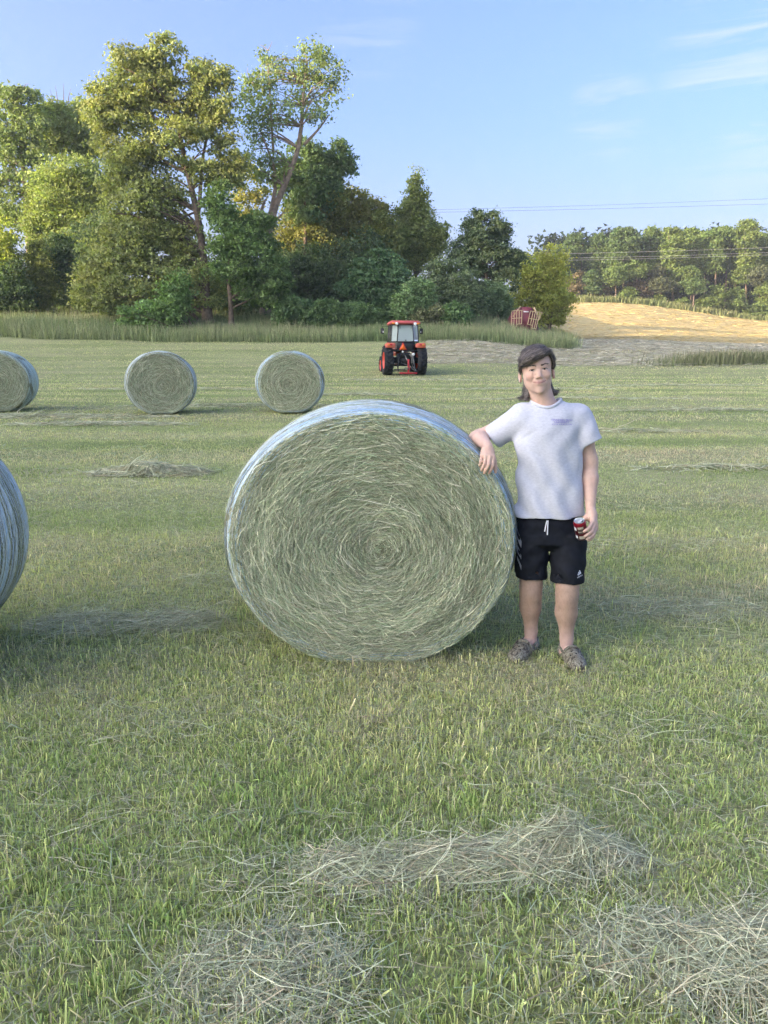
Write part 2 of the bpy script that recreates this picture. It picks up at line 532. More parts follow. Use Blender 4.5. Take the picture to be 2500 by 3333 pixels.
def foliage(lobes, nleaf, size, col, warm=.25, clump=.30, flat=.5, inner=.45, up=.55, droop=.25, dens=1.0):
    """lobes: (centre, (rx, ry, rz)). Leaves gathered in clumps spread through the lobes. Also returns the clump centres."""
    vol = np.array([(r[0] * r[1] * r[2]) ** .67 for _, r in lobes]); vol /= vol.sum()
    P = []; N = []; Cc = []; S = []; centres = []
    col = np.array(col)
    for (c, r), w in zip(lobes, vol):
        c = np.array(c); r = np.array(r)
        cr = clump * (r.prod() ** (1 / 3))
        cr = max(cr, size * 1.6)
        nc = max(4, int(1.5 * (r.prod() ** (1 / 3) / cr) ** 2 * 2.2))
        d = rng.normal(size=(nc, 3)); d /= np.linalg.norm(d, axis=1, keepdims=True)
        rad = rng.uniform(inner, 1.0, nc) ** .6
        cc = c + d * rad[:, None] * r
        centres.append(cc)
        nl = int(nleaf * dens * w)
        k = rng.integers(0, nc, nl)
        crs = cr * rng.uniform(.6, 1.35, nc)
        off = rng.normal(size=(nl, 3)) * .78
        hl = np.linalg.norm(off[:, :2], axis=1)
        off[:, 2] = off[:, 2] * flat - droop * .6 * hl ** 2
        P.append(cc[k] + off * crs[k][:, None])
        nn = rng.normal(size=(nl, 3)) * .75 + np.array([0, 0, up]) + d[k] * .5
        N.append(nn)
        cv = rng.uniform(.72, 1.28, nc)[k] * rng.uniform(.75, 1.25, nl)
        wv = (rng.uniform(0, 1, nc)[k] * .7 + rng.uniform(0, 1, nl) * .3) * warm
        cl = col[None, :] * cv[:, None]
        cl = cl * np.stack([1 + wv * .75, 1 + wv * .25, 1 - wv * .2], 1)
        Cc.append(cl)
        S.append(size * rng.uniform(.6, 1.35, nl))
    P = np.concatenate(P); N = np.concatenate(N); Cc = np.concatenate(Cc); S = np.concatenate(S)
    V, F, C = leaf_quads(P, N, S, .62, Cc)
    return V, F, C, np.concatenate(centres)

def limbs_to(centres, spine, r0, nmax=60, bend=.25):
    """curved tapering limbs from a spine (k,3) up to clump centres"""
    sp = np.asarray(spine)
    idx = rng.permutation(len(centres))[:nmax]
    E = centres[idx]
    P = []; Q = []
    for e in E:
        d = np.linalg.norm(sp[:, :2] - e[:2], axis=1)
        target = e[2] - .55 * np.min(d) - .3
        j = int(np.argmin(np.abs(sp[:, 2] - target) + .15 * d))
        a = sp[j]
        t = np.linspace(0, 1, 6)[:, None]
        L = np.linalg.norm(e - a)
        mid = rng.normal(size=3) * L * .08 + np.array([0, 0, L * bend * .35])
        P.append(a + (e - a) * t + mid * (4 * t * (1 - t)))
        rr = r0 * (1 - .75 * j / max(len(sp) - 1, 1)) * rng.uniform(.25, .5)
        Q.append(rr * np.linspace(1, .12, 6))
    return tubes(np.array(P), np.array(Q), 5)

def smooth_path(pts, n):
    pts = np.asarray(pts, float)
    s = np.concatenate([[0], np.cumsum(np.linalg.norm(np.diff(pts, axis=0), axis=1))]); s /= s[-1]
    t = np.linspace(0, 1, n)
    out = np.stack([np.interp(t, s, pts[:, i]) for i in range(3)], 1)
    for _ in range(2):
        out[1:-1] = (out[:-2] + 2 * out[1:-1] + out[2:]) / 4
    return out

def tree(name, label, cat, D, base_px, lobes_px, nleaf, col, size=.22, trunk_px=None, r0=.28, extra=(), bark=None,
         group=None, warm=.25, clump=.30, flat=.5, inner=.45, depth=.85, nlimb=50, droop=.25, up=.55, sat=2, skirt=None):
    """A tree at forward distance D. lobes_px: crown masses (px, py, rx, ry[, dD]) seen in the photo; trunk_px: [(px, py), ...]."""
    g = on_ground(base_px, D)
    root = empty(name, g)
    tag(root, label, cat, group)
    sc = (D * math.cos(PITCH)) / FPX
    lob = []
    lobes_px = list(lobes_px)
    if skirt is None: skirt = 3 if cat == 'shrub' or r0 < .17 else 0
    if skirt and D < 100:                                        # branches reaching down toward the ground
        pg = 1666.5 - FPX * math.tan(PITCH + math.atan2(g.z + .4 - CAM_H, D))
        for q in list(lobes_px):
            for k in range(1, skirt + 1):
                py = q[1] + q[3] * .95 * k
                if py < pg - q[3] * .3: lobes_px.append((q[0] + rng.uniform(-.3, .3) * q[2], py, q[2] * .85, q[3] * .7))
    if D < 100:                                                  # smaller masses around the main ones break up the outline
        for q in list(lobes_px):
            for _ in range(sat):
                a = rng.uniform(0, 2 * math.pi); f = rng.uniform(.4, .62)
                lobes_px.append((q[0] + math.cos(a) * q[2] * .85, q[1] + math.sin(a) * q[3] * .85, q[2] * f, q[3] * f * .8))
    for q in lobes_px:
        dd = q[4] if len(q) > 4 else rng.uniform(-.4, .4) * q[2] * sc
        c = at(q[0], q[1], D + dd)
        lob.append((tuple(c), (q[2] * sc * 1.1, max(q[2], q[3]) * sc * depth, q[3] * sc * 1.1)))
    V, F, C, cen = foliage(lob, nleaf, size * (1.10 if D < 100 else 1.1), np.array(col) * np.array([3.1, 3.25, 3.25]) * (1.0 if D < 100 else .60), warm, clump, flat, inner, up, droop, 2.15 if D < 100 else 1.6)
    gz = hz(V[:, 0], V[:, 1])
    V[:, 2] = np.maximum(V[:, 2], gz + .05)
    link('crown', mesh_np('crown', V, F, C), M_LEAF, root)
    if trunk_px is None:
        top = max(lob, key=lambda q: q[0][2] + q[1][2])[0]
        pts = [tuple(g - Vector((0, 0, .3))), tuple(g.lerp(Vector(top), .4) + Vector((.15, 0, .2))), top]
    else:
        pts = [tuple(g - Vector((0, 0, .3)))] + [tuple(at(a, c, D)) for a, c in trunk_px]
    sp = smooth_path(pts, 14)
    flare = np.linspace(1, .2, 14); flare[0] = 1.5; flare[1] = 1.12
    TV, TF = tubes(sp[None], (r0 * flare)[None], 9)
    parts = [(TV, TF)]
    for ex, er in extra:                                     # further stems and bare branches
        ep = smooth_path([tuple(at(a, c, D)) for a, c in ex], 9)
        parts.append(tubes(ep[None], (er * np.linspace(1, .25, 9))[None], 6))
    if nlimb:
        parts.append(limbs_to(cen, sp, r0, nlimb))
    n0 = 0; AV = []; AF = []
    for v, f in parts:
        AV.append(v); AF.append(f + n0); n0 += len(v)
    link('trunk', mesh_np('trunk', np.concatenate(AV), np.concatenate(AF), smooth=True), bark or M_BARK, root)
    return root

def Z1(q):      # study crop of the left trees -> photo pixels
    return tuple((q[0] / 1.327, 80 + q[1] / 1.327) + tuple(v / 1.327 for v in q[2:4]) + tuple(q[4:]))
def Z4(q):
    return tuple((900 + q[0] / 2.074, 540 + q[1] / 2.074) + tuple(v / 2.074 for v in q[2:4]) + tuple(q[4:]))
def Z2(q):
    return tuple((1000 + q[0] / 1.106, 480 + q[1] / 1.106) + tuple(v / 1.106 for v in q[2:4]) + tuple(q[4:]))
def Z3(q):
    return tuple((1800 + q[0] / 2.37, 680 + q[1] / 2.37) + tuple(v / 2.37 for v in q[2:4]) + tuple(q[4:]))
def ZZ(f, L): return [f(q) for q in L]

OLIVE, DEEP, MID, GOLD, LIME = (.080, .092, .038), (.036, .060, .022), (.056, .085, .024), (.090, .096, .034), (.115, .150, .022)

tree('walnut_tree', 'tallest tree, broad olive-gold crown, its trunk rising from the tall grass left of centre', 'tree', 58, 677,
     ZZ(Z1, [(715, 125, 62, 60), (560, 150, 85, 50), (620, 240, 140, 100), (475, 280, 70, 50), (900, 215, 80, 58), (925, 310, 75, 85),
             (500, 345, 100, 75), (740, 320, 140, 100), (850, 400, 95, 75), (955, 420, 60, 85), (1000, 545, 65, 85), (560, 480, 130, 95),
             (650, 600, 140, 100), (560, 690, 100, 85), (760, 470, 110, 50), (900, 640, 80, 55), (985, 640, 70, 50), (430, 400, 60, 50),
             (600, 820, 120, 110), (690, 760, 90, 75), (760, 890, 90, 80), (620, 950, 150, 100), (480, 1000, 120, 100),
             (420, 1080, 75, 95), (640, 1080, 130, 80), (540, 1150, 150, 55), (900, 1170, 60, 60),
             (380, 1170, 60, 60), (470, 1190, 90, 45), (700, 1000, 110, 80), (560, 890, 110, 80), (820, 1060, 70, 70), (660, 1170, 110, 45)]),
     44000, OLIVE, .21, [(670, 945), (663, 830), (645, 700), (626, 610), (603, 560), (596, 480), (580, 400), (555, 300), (540, 200)], .36,
     extra=[([(645, 700), (655, 600), (656, 500), (690, 400), (700, 300)], .16), ([(665, 900), (640, 850), (600, 790), (585, 750)], .09),
            ([(668, 860), (630, 850), (600, 830)], .07), ([(600, 560), (560, 540), (500, 500), (470, 440)], .12),
            ([(520, 745), (560, 735), (600, 690)], .07), ([(640, 690), (600, 650), (540, 610)], .10)],
     warm=.5, nlimb=90)
tree('oak_tree', 'smaller dark green oak standing right of the tallest tree, its trunk bare near the grass', 'tree', 57, 752,
     ZZ(Z1, [(1080, 900, 100, 75), (1000, 900, 70, 80), (1090, 1010, 120, 95), (1130, 1100, 100, 80), (985, 1010, 80, 80), (1190, 1150, 50, 70), (960, 770, 60, 80), (1040, 1110, 80, 60)]),
     15000, (.048, .072, .026), .20, [(752, 980), (740, 900), (750, 820), (780, 760), (800, 710)], .22,
     extra=[([(748, 930), (730, 900), (720, 880)], .07)], nlimb=36)
tree('leaning_tree', 'tall sparse tree with a pale leaning forked trunk and thin leafy top against the sky', 'tree', 62, 862,
     ZZ(Z1, [(1160, 205, 65, 55), (1120, 300, 75, 70), (1190, 385, 80, 65), (1095, 265, 40, 40), (1155, 145, 30, 30), (1225, 180, 30, 40), (1360, 115, 55, 35),
             (1400, 200, 80, 55), (1330, 270, 75, 65), (1440, 290, 45, 45), (1350, 360, 65, 45), (1285, 190, 40, 50), (1320, 90, 18, 20),
             (1110, 440, 60, 50), (1130, 545, 80, 65), (1170, 620, 70, 60), (1060, 350, 22, 22), (1400, 110, 25, 25)]),
     3300, (.076, .096, .042), .22, [(869, 800), (872, 735), (895, 650), (940, 585), (968, 520), (984, 450), (986, 370), (980, 300), (1000, 200)], .38,
     extra=[([(872, 735), (890, 650), (905, 575), (888, 525), (860, 460), (845, 420)], .20), ([(858, 760), (850, 700), (856, 660), (870, 640)], .24),
            ([(990, 470), (1020, 440), (1050, 405), (1071, 374)], .13), ([(875, 740), (905, 710), (925, 690)], .16),
            ([(985, 390), (1010, 330), (1050, 270)], .10), ([(890, 500), (885, 420), (880, 330), (872, 200)], .11),
            ([(872, 165), (858, 150), (846, 146)], .04), ([(872, 165), (880, 150), (886, 134)], .035), ([(830, 285), (815, 255), (803, 238), (806, 220)], .045),
            ([(815, 255), (822, 240)], .03)],
     bark=M_BARK_PALE, warm=.35, clump=.17, flat=.9, nlimb=90, sat=0)
tree('dark_tree', 'dark round crowned tree behind the leaning trunk, one leafy bough reaching out right', 'tree', 67, 985,
     ZZ(Z1, [(1370, 600, 75, 75), (1320, 560, 60, 60), (1300, 690, 90, 65), (1420, 620, 45, 50), (1480, 560, 45, 45), (1500, 610, 35, 35), (1460, 530, 30, 25), (1330, 760, 90, 70), (1250, 640, 60, 60), (1390, 700, 70, 50)]),
     9000, (.056, .078, .036), .24, None, .25, warm=.2, nlimb=40)
tree('gold_tree', 'sunlit gold leaved tree right behind the small oak, orange limbs showing', 'tree', 69, 985,
     ZZ(Z1, [(1340, 800, 100, 85), (1280, 870, 80, 75), (1410, 750, 80, 70), (1390, 900, 110, 75), (1200, 930, 70, 60), (1080, 700, 60, 80), (1450, 690, 40, 35)]),
     12000, GOLD, .23, [(985, 830), (990, 760), (1005, 700), (1030, 650)], .26, extra=[([(990, 750), (1020, 710), (1040, 690)], .12), ([(985, 820), (950, 830), (915, 810)], .07)], warm=.6, nlimb=44, skirt=2)
tree('gold_tree', 'second sunlit gold leaved tree, just left of the pointed poplar', 'tree', 71, 1150,
     ZZ(Z1, [(1520, 780, 85, 65), (1560, 860, 90, 75), (1480, 870, 80, 75), (1620, 800, 55, 45), (1650, 880, 60, 55), (1530, 740, 40, 30)]),
     10000, (.096, .096, .036), .23, [(1140, 850), (1130, 760), (1150, 690)], .22, extra=[([(1140, 800), (1115, 770), (1105, 740)], .08)], warm=.6, nlimb=40, skirt=2)
tree('locust_tree', 'tall thin tree at the left edge of the picture with a bare orange lit trunk', 'tree', 73, 100,
     ZZ(Z1, [(60, 330, 80, 50), (110, 300, 50, 35), (30, 430, 70, 55), (130, 440, 60, 60), (60, 550, 80, 65), (140, 550, 60, 50), (30, 680, 60, 60), (20, 290, 40, 30), (150, 690, 60, 60), (60, 780, 70, 60)]),
     6500, (.074, .092, .040), .26, [(92, 725), (85, 660), (80, 600), (75, 540), (70, 480), (62, 400), (55, 320)], .34,
     extra=[([(80, 600), (55, 575), (50, 560)], .1), ([(82, 640), (65, 640), (45, 660)], .07), ([(85, 610), (95, 590), (98, 570)], .09), ([(70, 300), (85, 270), (100, 275)], .04)],
     bark=M_BARK_PALE, warm=.3, clump=.24, nlimb=50)
tree('hickory_tree', 'tree with bare grey twigs standing above its crown, left of the tallest tree', 'tree', 77, 250,
     ZZ(Z1, [(250, 390, 90, 50), (310, 440, 100, 70), (220, 470, 60, 70), (365, 370, 40, 45), (290, 530, 110, 50), (190, 400, 50, 50), (400, 470, 60, 70)]),
     6500, (.080, .098, .036), .26, [(195, 560), (200, 480), (215, 420)], .24,
     extra=[([(190, 350), (185, 310), (180, 278)], .05), ([(205, 350), (208, 310), (206, 272)], .05), ([(220, 350), (224, 310), (231, 288)], .05), ([(170, 345), (168, 310), (164, 290)], .04)],
     warm=.35, nlimb=40)
tree('ash_tree', 'dense sunlit green tree filling the gap left of the tallest tree', 'tree', 70, 235,
     ZZ(Z1, [(320, 630, 115, 70), (250, 710, 115, 80), (370, 710, 105, 90), (300, 810, 125, 80), (400, 830, 90, 85), (230, 890, 90, 75), (340, 910, 100, 65), (170, 800, 70, 80), (440, 640, 60, 60), (260, 980, 90, 50)]),
     24000, (.082, .100, .036), .22, [(252, 880), (250, 760), (245, 620), (240, 520)], .25, warm=.4, nlimb=50, skirt=2)
tree('young_maple', 'bright yellow green sunlit young tree cut off by the left edge of the picture', 'tree', 63, 5,
     ZZ(Z1, [(15, 880, 55, 45), (25, 950, 45, 50), (0, 1030, 45, 50), (-50, 930, 70, 90)]), 5000, (.110, .128, .030), .2, None, .14, warm=.5, nlimb=16)
tree('cedar_shrub', 'rounded olive shrub in front of the sunlit gap at far left', 'shrub', 64, 112,
     ZZ(Z1, [(150, 1040, 65, 65), (140, 1110, 80, 50), (165, 980, 45, 45), (200, 1120, 40, 35)]), 8000, (.078, .085, .028), .16, None, .10, warm=.3, nlimb=14)
tree('dark_shrub', 'dark low shrub under the yellow green tree at the left edge', 'shrub', 62, 40,
     ZZ(Z1, [(50, 1080, 55, 55), (0, 1110, 60, 45), (90, 1130, 45, 28)]), 5000, (.040, .056, .024), .18, None, .08, warm=.1, nlimb=12)
tree('maple_sapling', 'fresh bright green maple boughs drooping low in front of the tallest trunk', 'tree', 55.5, 640,
     ZZ(Z1, [(745, 1140, 55, 40), (735, 1200, 70, 30), (640, 1225, 70, 28), (560, 1225, 40, 18), (780, 1090, 35, 30), (700, 1255, 50, 16)]),
     3600, (.062, .092, .034), .20, [(600, 1000), (575, 960), (565, 930)], .07, warm=.1, clump=.35, flat=.3, nlimb=16)
# right of centre
tree('poplar_tree', 'tall pointed pale green tree standing above the bushes behind the tractor', 'tree', 71, 1345,
     ZZ(Z4, [(940, 55, 16, 36), (940, 130, 38, 50), (930, 220, 68, 60), (930, 310, 105, 65), (860, 360, 80, 65), (1000, 400, 80, 65), (1090, 430, 75, 50), (920, 470, 110, 65), (990, 230, 40, 40), (930, 560, 110, 70), (850, 520, 90, 70), (1040, 500, 90, 60), (790, 440, 60, 50)]),
     12000, (.085, .098, .036), .21, None, .2, warm=.35, clump=.26, flat=.7, nlimb=50, skirt=2)
tree('scrub_tree', 'grey green leafy tree filling in left of the pointed poplar', 'tree', 68, 1250,
     ZZ(Z4, [(680, 480, 75, 60), (740, 410, 65, 65), (620, 560, 70, 60), (760, 500, 80, 70), (560, 640, 60, 60), (700, 330, 40, 40)]), 7000, (.075, .085, .030), .21, None, .16, warm=.4, nlimb=26)
tree('cedar_tree', 'dark bluish cedar with several pointed tops, right end of the near trees', 'tree', 66, 1590,
     ZZ(Z4, [(1360, 340, 38, 45), (1470, 365, 48, 48), (1525, 440, 60, 52), (1330, 430, 70, 60), (1400, 470, 110, 60), (1380, 550, 170, 90), (1450, 650, 160, 90), (1560, 640, 60, 90), (1300, 640, 90, 80), (1560, 760, 80, 80), (1280, 380, 30, 25)]),
     18000, (.040, .054, .030), .17, None, .24, warm=.12, clump=.24, nlimb=50)
tree('dogwood_shrub', 'large dense dark green shrub directly behind the tractor, layered leaves', 'shrub', 60, 1225,
     ZZ(Z4, [(600, 690, 95, 85), (760, 680, 105, 75), (680, 800, 175, 95), (560, 820, 90, 80), (800, 780, 90, 80), (680, 620, 70, 50)]), 11000, (.042, .066, .032), .20, None, .14, warm=.05, clump=.28, flat=.28, nlimb=30)
tree('locust_shrub', 'lighter green feathery shrub in front of the layered dark shrub', 'shrub', 57.5, 1345,
     ZZ(Z4, [(890, 890, 95, 75), (1000, 830, 65, 55), (850, 960, 55, 50), (920, 800, 50, 50), (960, 940, 60, 50)]), 6000, (.066, .092, .044), .16, None, .09, warm=.1, nlimb=20)
tree('olive_shrub', 'broad grey green shrub in front of the dark cedar', 'shrub', 60.5, 1470,
     ZZ(Z4, [(1190, 740, 135, 105), (1150, 860, 150, 95), (1290, 850, 100, 95), (1090, 690, 60, 45), (1060, 800, 70, 80)]), 12000, (.062, .076, .042), .17, None, .12, warm=.15, nlimb=30)
tree('honeysuckle_shrub', 'low rounded grey green shrub left of the maroon machine', 'shrub', 63.5, 1585,
     ZZ(Z4, [(1450, 870, 95, 75), (1500, 940, 80, 60), (1400, 950, 90, 55), (1440, 820, 60, 40)]), 8000, (.066, .086, .044), .16, None, .10, warm=.12, nlimb=20)
tree('thorn_tree', 'dark thin low tree with sunlit gaps under it, right of the small oak', 'tree', 63, 1010,
     ZZ(Z4, [(300, 680, 100, 55), (200, 720, 110, 65), (350, 750, 85, 65), (70, 700, 80, 60), (440, 720, 60, 70), (150, 640, 80, 40), (110, 800, 60, 40)]), 9000, (.044, .056, .026), .19, None, .13, warm=.15, nlimb=34)
hedge = [(90, 930, 80, 38, 'low dark hedge shrub nearest the small oak trunk'), (230, 940, 75, 42, 'low dark hedge shrub under the sunlit gaps of the thin tree'),
         (360, 950, 80, 44, 'low dark hedge shrub below the left side of the layered shrub'), (500, 975, 80, 42, 'low dark hedge shrub left of the tractor cab, behind the tall grass'),
         (640, 990, 80, 42, 'low hedge shrub just left of the feathery light shrub'), (1030, 985, 85, 42, 'brownish low shrub right of the feathery light shrub'),
         (1200, 975, 85, 40, 'low shrub at the foot of the broad grey green shrub')]
for q in hedge:
    px, py = Z4(q[:2])
    tree('hedge_shrub', q[4], 'shrub', 57.3 + rng.uniform(-.4, .4), px, ZZ(Z4, [(q[0], q[1], q[2], q[3]), (q[0] - 45, q[1] + 14, q[2] * .6, q[3] * .7), (q[0] + 50, q[1] + 12, q[2] * .6, q[3] * .7)]),
         3600, (.046, .070, .030) if q[0] != 1030 else (.070, .072, .040), .17, None, .05, group='shrubs along the field edge', warm=.15, nlimb=10)
tree('sunlit_tree', 'bright yellow green sunlit tree beside the maroon machine', 'tree', 76, 1785,
     ZZ(Z2, [(880, 470, 48, 60), (868, 540, 58, 52), (820, 425, 48, 45), (905, 580, 34, 32), (770, 425, 36, 45), (890, 400, 40, 50), (830, 560, 40, 40), (760, 500, 40, 60), (905, 510, 45, 60), (845, 480, 55, 60)]),
     11000, (.125, .132, .036), .21, None, .2, warm=.45, nlimb=36, skirt=1)

for px, D, L, lab in ((330, 66, [(330, 1000, 90, 60), (400, 900, 80, 70), (250, 960, 60, 45)], 'dark understory tree behind the low left boughs of the tallest tree'),
                      (800, 66, [(960, 1120, 110, 70), (900, 1000, 90, 80), (1060, 1170, 90, 50), (780, 1130, 90, 60)], 'dark understory tree seen between the two bare trunks'),
                      (960, 67, [(1250, 1080, 110, 70), (1340, 1020, 110, 70), (1180, 1130, 80, 50)], 'dark understory tree right of the small oak'),
                      (1180, 67, [(1480, 1000, 110, 80), (1560, 960, 100, 70), (1620, 1040, 90, 70), (1420, 1070, 90, 50)], 'dark understory tree behind the layered shrub')):
    tree('understory_tree', lab, 'tree', D, px, ZZ(Z1, L), 7000, (.042, .058, .028), .22, None, .12, group='understory trees along the field edge', warm=.15, nlimb=20)
# the wood along the far side of the dry field: front trees one by one
far = [(60, 400, 60, 90, 0), (170, 290, 52, 70, 0), (350, 300, 50, 75, 0), (440, 350, 55, 70, 1), (545, 240, 85, 85, 0), (640, 300, 48, 60, 0), (775, 230, 55, 65, 1), (930, 270, 60, 95, 2),
       (1060, 235, 60, 65, 2), (1090, 350, 52, 75, 3), (1170, 260, 52, 60, 2), (1245, 235, 52, 65, 1), (1320, 225, 52, 65, 1), (1410, 280, 60, 85, 2), (1490, 200, 55, 95, 2), (1630, 300, 50, 85, 2), (1720, 320, 60, 90, 2)]
ORD = ['first', 'second', 'third', 'fourth', 'fifth', 'sixth', 'seventh', 'eighth', 'ninth', 'tenth', 'eleventh', 'twelfth', 'thirteenth', 'fourteenth', 'fifteenth', 'sixteenth', 'seventeenth']
FC = [(.060, .088, .034), (.078, .108, .036), (.090, .118, .036), (.058, .066, .036)]
for k, (zx, zy, rx, ry, c) in enumerate(far):
    px, py = Z3((zx, zy)); Df = 187 + rng.uniform(-3, 5)
    L = [(zx, zy, rx * 1.15, ry)]
    for q in range(7):
        L.append((zx + rng.uniform(-.55, .55) * rx, zy + ry * rng.uniform(.5, 3.4), rx * rng.uniform(.55, .9), ry * rng.uniform(.3, .5)))
    L.append((zx + rng.uniform(-8, 8), zy - ry * .75, rx * .42, ry * .45))
    for q in range(3): L.append((zx + rng.uniform(-.7, .7) * rx, zy - ry * rng.uniform(.75, 1.05), rx * .18, ry * .34))
    tree('forest_tree', f'tall tree of the far wood, {ORD[k]} treetop from the left above the dry field', 'tree', Df, px, ZZ(Z3, L), 5200, FC[c], .50, None, .30,
         group='tall trees of the far wood', warm=.25, clump=.30, nlimb=14)
low = [(180, 560, 50, 75, 4, 'brown leaved low tree at the left end of the far wood edge'), (290, 560, 60, 70, 0, 'dark green low tree beside the brown one, far wood edge'),
       (390, 640, 55, 55, 4, 'brownish low tree, second from left at the far wood edge'), (480, 500, 60, 70, 1, 'mid height green tree at the far wood edge, above the brownish ones'),
       (570, 660, 45, 45, 2, 'small yellow green tree left of the brown cedar, far wood edge'), (670, 640, 65, 85, 5, 'dark brown cedar in the middle of the far wood edge'),
       (640, 460, 60, 60, 1, 'green tree above the dark brown cedar, far wood edge'), (800, 470, 45, 45, 3, 'flat topped grey green pine, far wood edge'), (830, 580, 85, 50, 3, 'spreading grey green pine with bare limbs, far wood edge'),
       (810, 690, 50, 35, 2, 'low bright sapling under the spreading pine, far wood edge'), (1000, 740, 60, 40, 2, 'low bright shrub right of the spreading pine, far wood edge'),
       (1080, 580, 85, 60, 0, 'rounded green tree right of the bare pale trunk, far wood edge'), (1060, 480, 60, 40, 1, 'green bough tree above the rounded tree, far wood edge'), (1250, 670, 85, 75, 2, 'bright layered tree toward the right of the far wood edge'),
       (1150, 740, 45, 45, 2, 'small bright sapling left of the layered tree'), (1410, 690, 60, 75, 1, 'green tree on a leaning trunk near the right of the far wood'), (1560, 780, 80, 50, 1, 'low broad tree at the right end of the far wood edge'),
       (1590, 500, 55, 70, 3, 'grey green tree at the right edge of the picture, far wood'), (1640, 650, 60, 80, 2, 'bright green tree at the right edge of the picture, far wood')]
FC2 = FC + [(.085, .070, .040), (.065, .052, .034)]
for zx, zy, rx, ry, c, lab in low:
    px, py = Z3((zx, zy))
    L = [(zx, zy, rx, ry)] + [(zx + rng.uniform(-.6, .6) * rx, zy + rng.uniform(-.6, .8) * ry, rx * .55, ry * .45) for _ in range(4)]
    tree('edge_tree', lab, 'tree', 180 + rng.uniform(-1, 2), px, ZZ(Z3, L), 2200, FC2[c], .42, None, .20, group='low trees along the far wood edge', warm=.3, clump=.34, flat=.35, nlimb=10)
# the depth of that wood behind its edge
lob = []
for zx in range(-60, 1800, 55):
    for row in range(3):
        px, py = Z3((zx + rng.uniform(-20, 20), 660 - row * 145 + rng.uniform(-40, 40)))
        c = at(px, py, 197 + row * 7)
        lob.append((tuple(c), (4.6, 3.5, 6.5)))
V, F, C, cen = foliage(lob, 52000, 1.15, (.038, .060, .034), .15, .4)
TP = []; TR = []
for k in range(70):
    x = rng.uniform(38, 118); y = 189 + rng.uniform(0, 12); z = hz1(x, y)
    TP.append(np.linspace([x, y, z - .2], [x + rng.uniform(-.6, .6), y, z + 13], 4)); TR.append(np.linspace(.24, .1, 4))
TV, TF = tubes(np.array(TP), np.array(TR), 5)
V, F, C = merge([(V, F, C), (TV, TF, np.tile((.10, .085, .07), (len(TV), 1)))])
tag(link('woodland', mesh_np('woodland', V, F, C), M_LEAF), 'deep dark wood behind the trees along the far field edge', kind='stuff')

# wooded rise on the sun's side (left of and behind the camera); unseen, added so its shade lies over the near field
lob = []; TP = []; TR = []
for k in range(30):
    s_, t_ = 132 + rng.uniform(-6, 9), -58 + k * 2.95
    p = (-math.sin(SUN_AZ) * s_ + math.cos(SUN_AZ) * t_, -math.cos(SUN_AZ) * s_ - math.sin(SUN_AZ) * t_)
    z = hz1(*p); top = 15.5 + math.tan(SUN_EL) * (s_ + 18) + rng.uniform(-1.8, 1.8)
    hc = (top - z + 1.0) / 2
    lob.append(((p[0], p[1], top - hc), (4.6, 4.6, hc)))
    TP.append(np.linspace([p[0], p[1], z - .3], [p[0], p[1], top - 3], 4)); TR.append(np.linspace(.4, .12, 4))
V, F, C, cen = foliage(lob, 34000, 2.1, (.10, .14, .045), .2, .35, inner=.2)
TV, TF = tubes(np.array(TP), np.array(TR), 6)
V, F, C = merge([(V, F, C), (TV, TF, np.tile((.14, .11, .08), (len(TV), 1)))])
tag(link('woodland', mesh_np('woodland', V, F, C), M_LEAF), 'unseen wood on the rise left of the field, added to shade it', kind='stuff')
# ------------------------------------------------------------------ hay bales
M_STRAW = mat_leafy('straw', rough=.7, trans=.12, spec=.25, tint=(1.1, 1.05, .8))
M_NET = mat_plain('bale_net', (.58, .66, .67), .5, noise=.15, nscale=20, spec=.5)
M_NET_BLUE = mat_plain('bale_net_blue', (.36, .57, .76), .45, noise=.2, nscale=14, spec=.5)
M_NET_PALE = mat_plain('bale_net_pale', (.55, .66, .58), .5, noise=.15, nscale=20, spec=.5)

STRAW = np.array([(.50, .53, .34), (.60, .61, .41), (.72, .70, .50), (.33, .41, .24), (.43, .52, .33), (.82, .79, .60), (.52, .44, .30)])
def straw_cols(n, green=.0):
    c = STRAW[rng.choice(len(STRAW), n, p=[.24, .22, .14, .16, .12, .07, .05])]
    c = c * rng.uniform(.55, 1.3, (n, 1))
    return c * np.array([1 - green * .3, 1 + green * .05, 1 - green * .2])

def superell(a, rx, rz, sag):
    """bale outline: slightly squashed, flattened where it rests"""
    x = rx * np.cos(a); z = rz * np.sin(a)
    return x, np.where(z < 0, np.maximum(z, -rz * (1 - sag)) * .985 + .0, z)

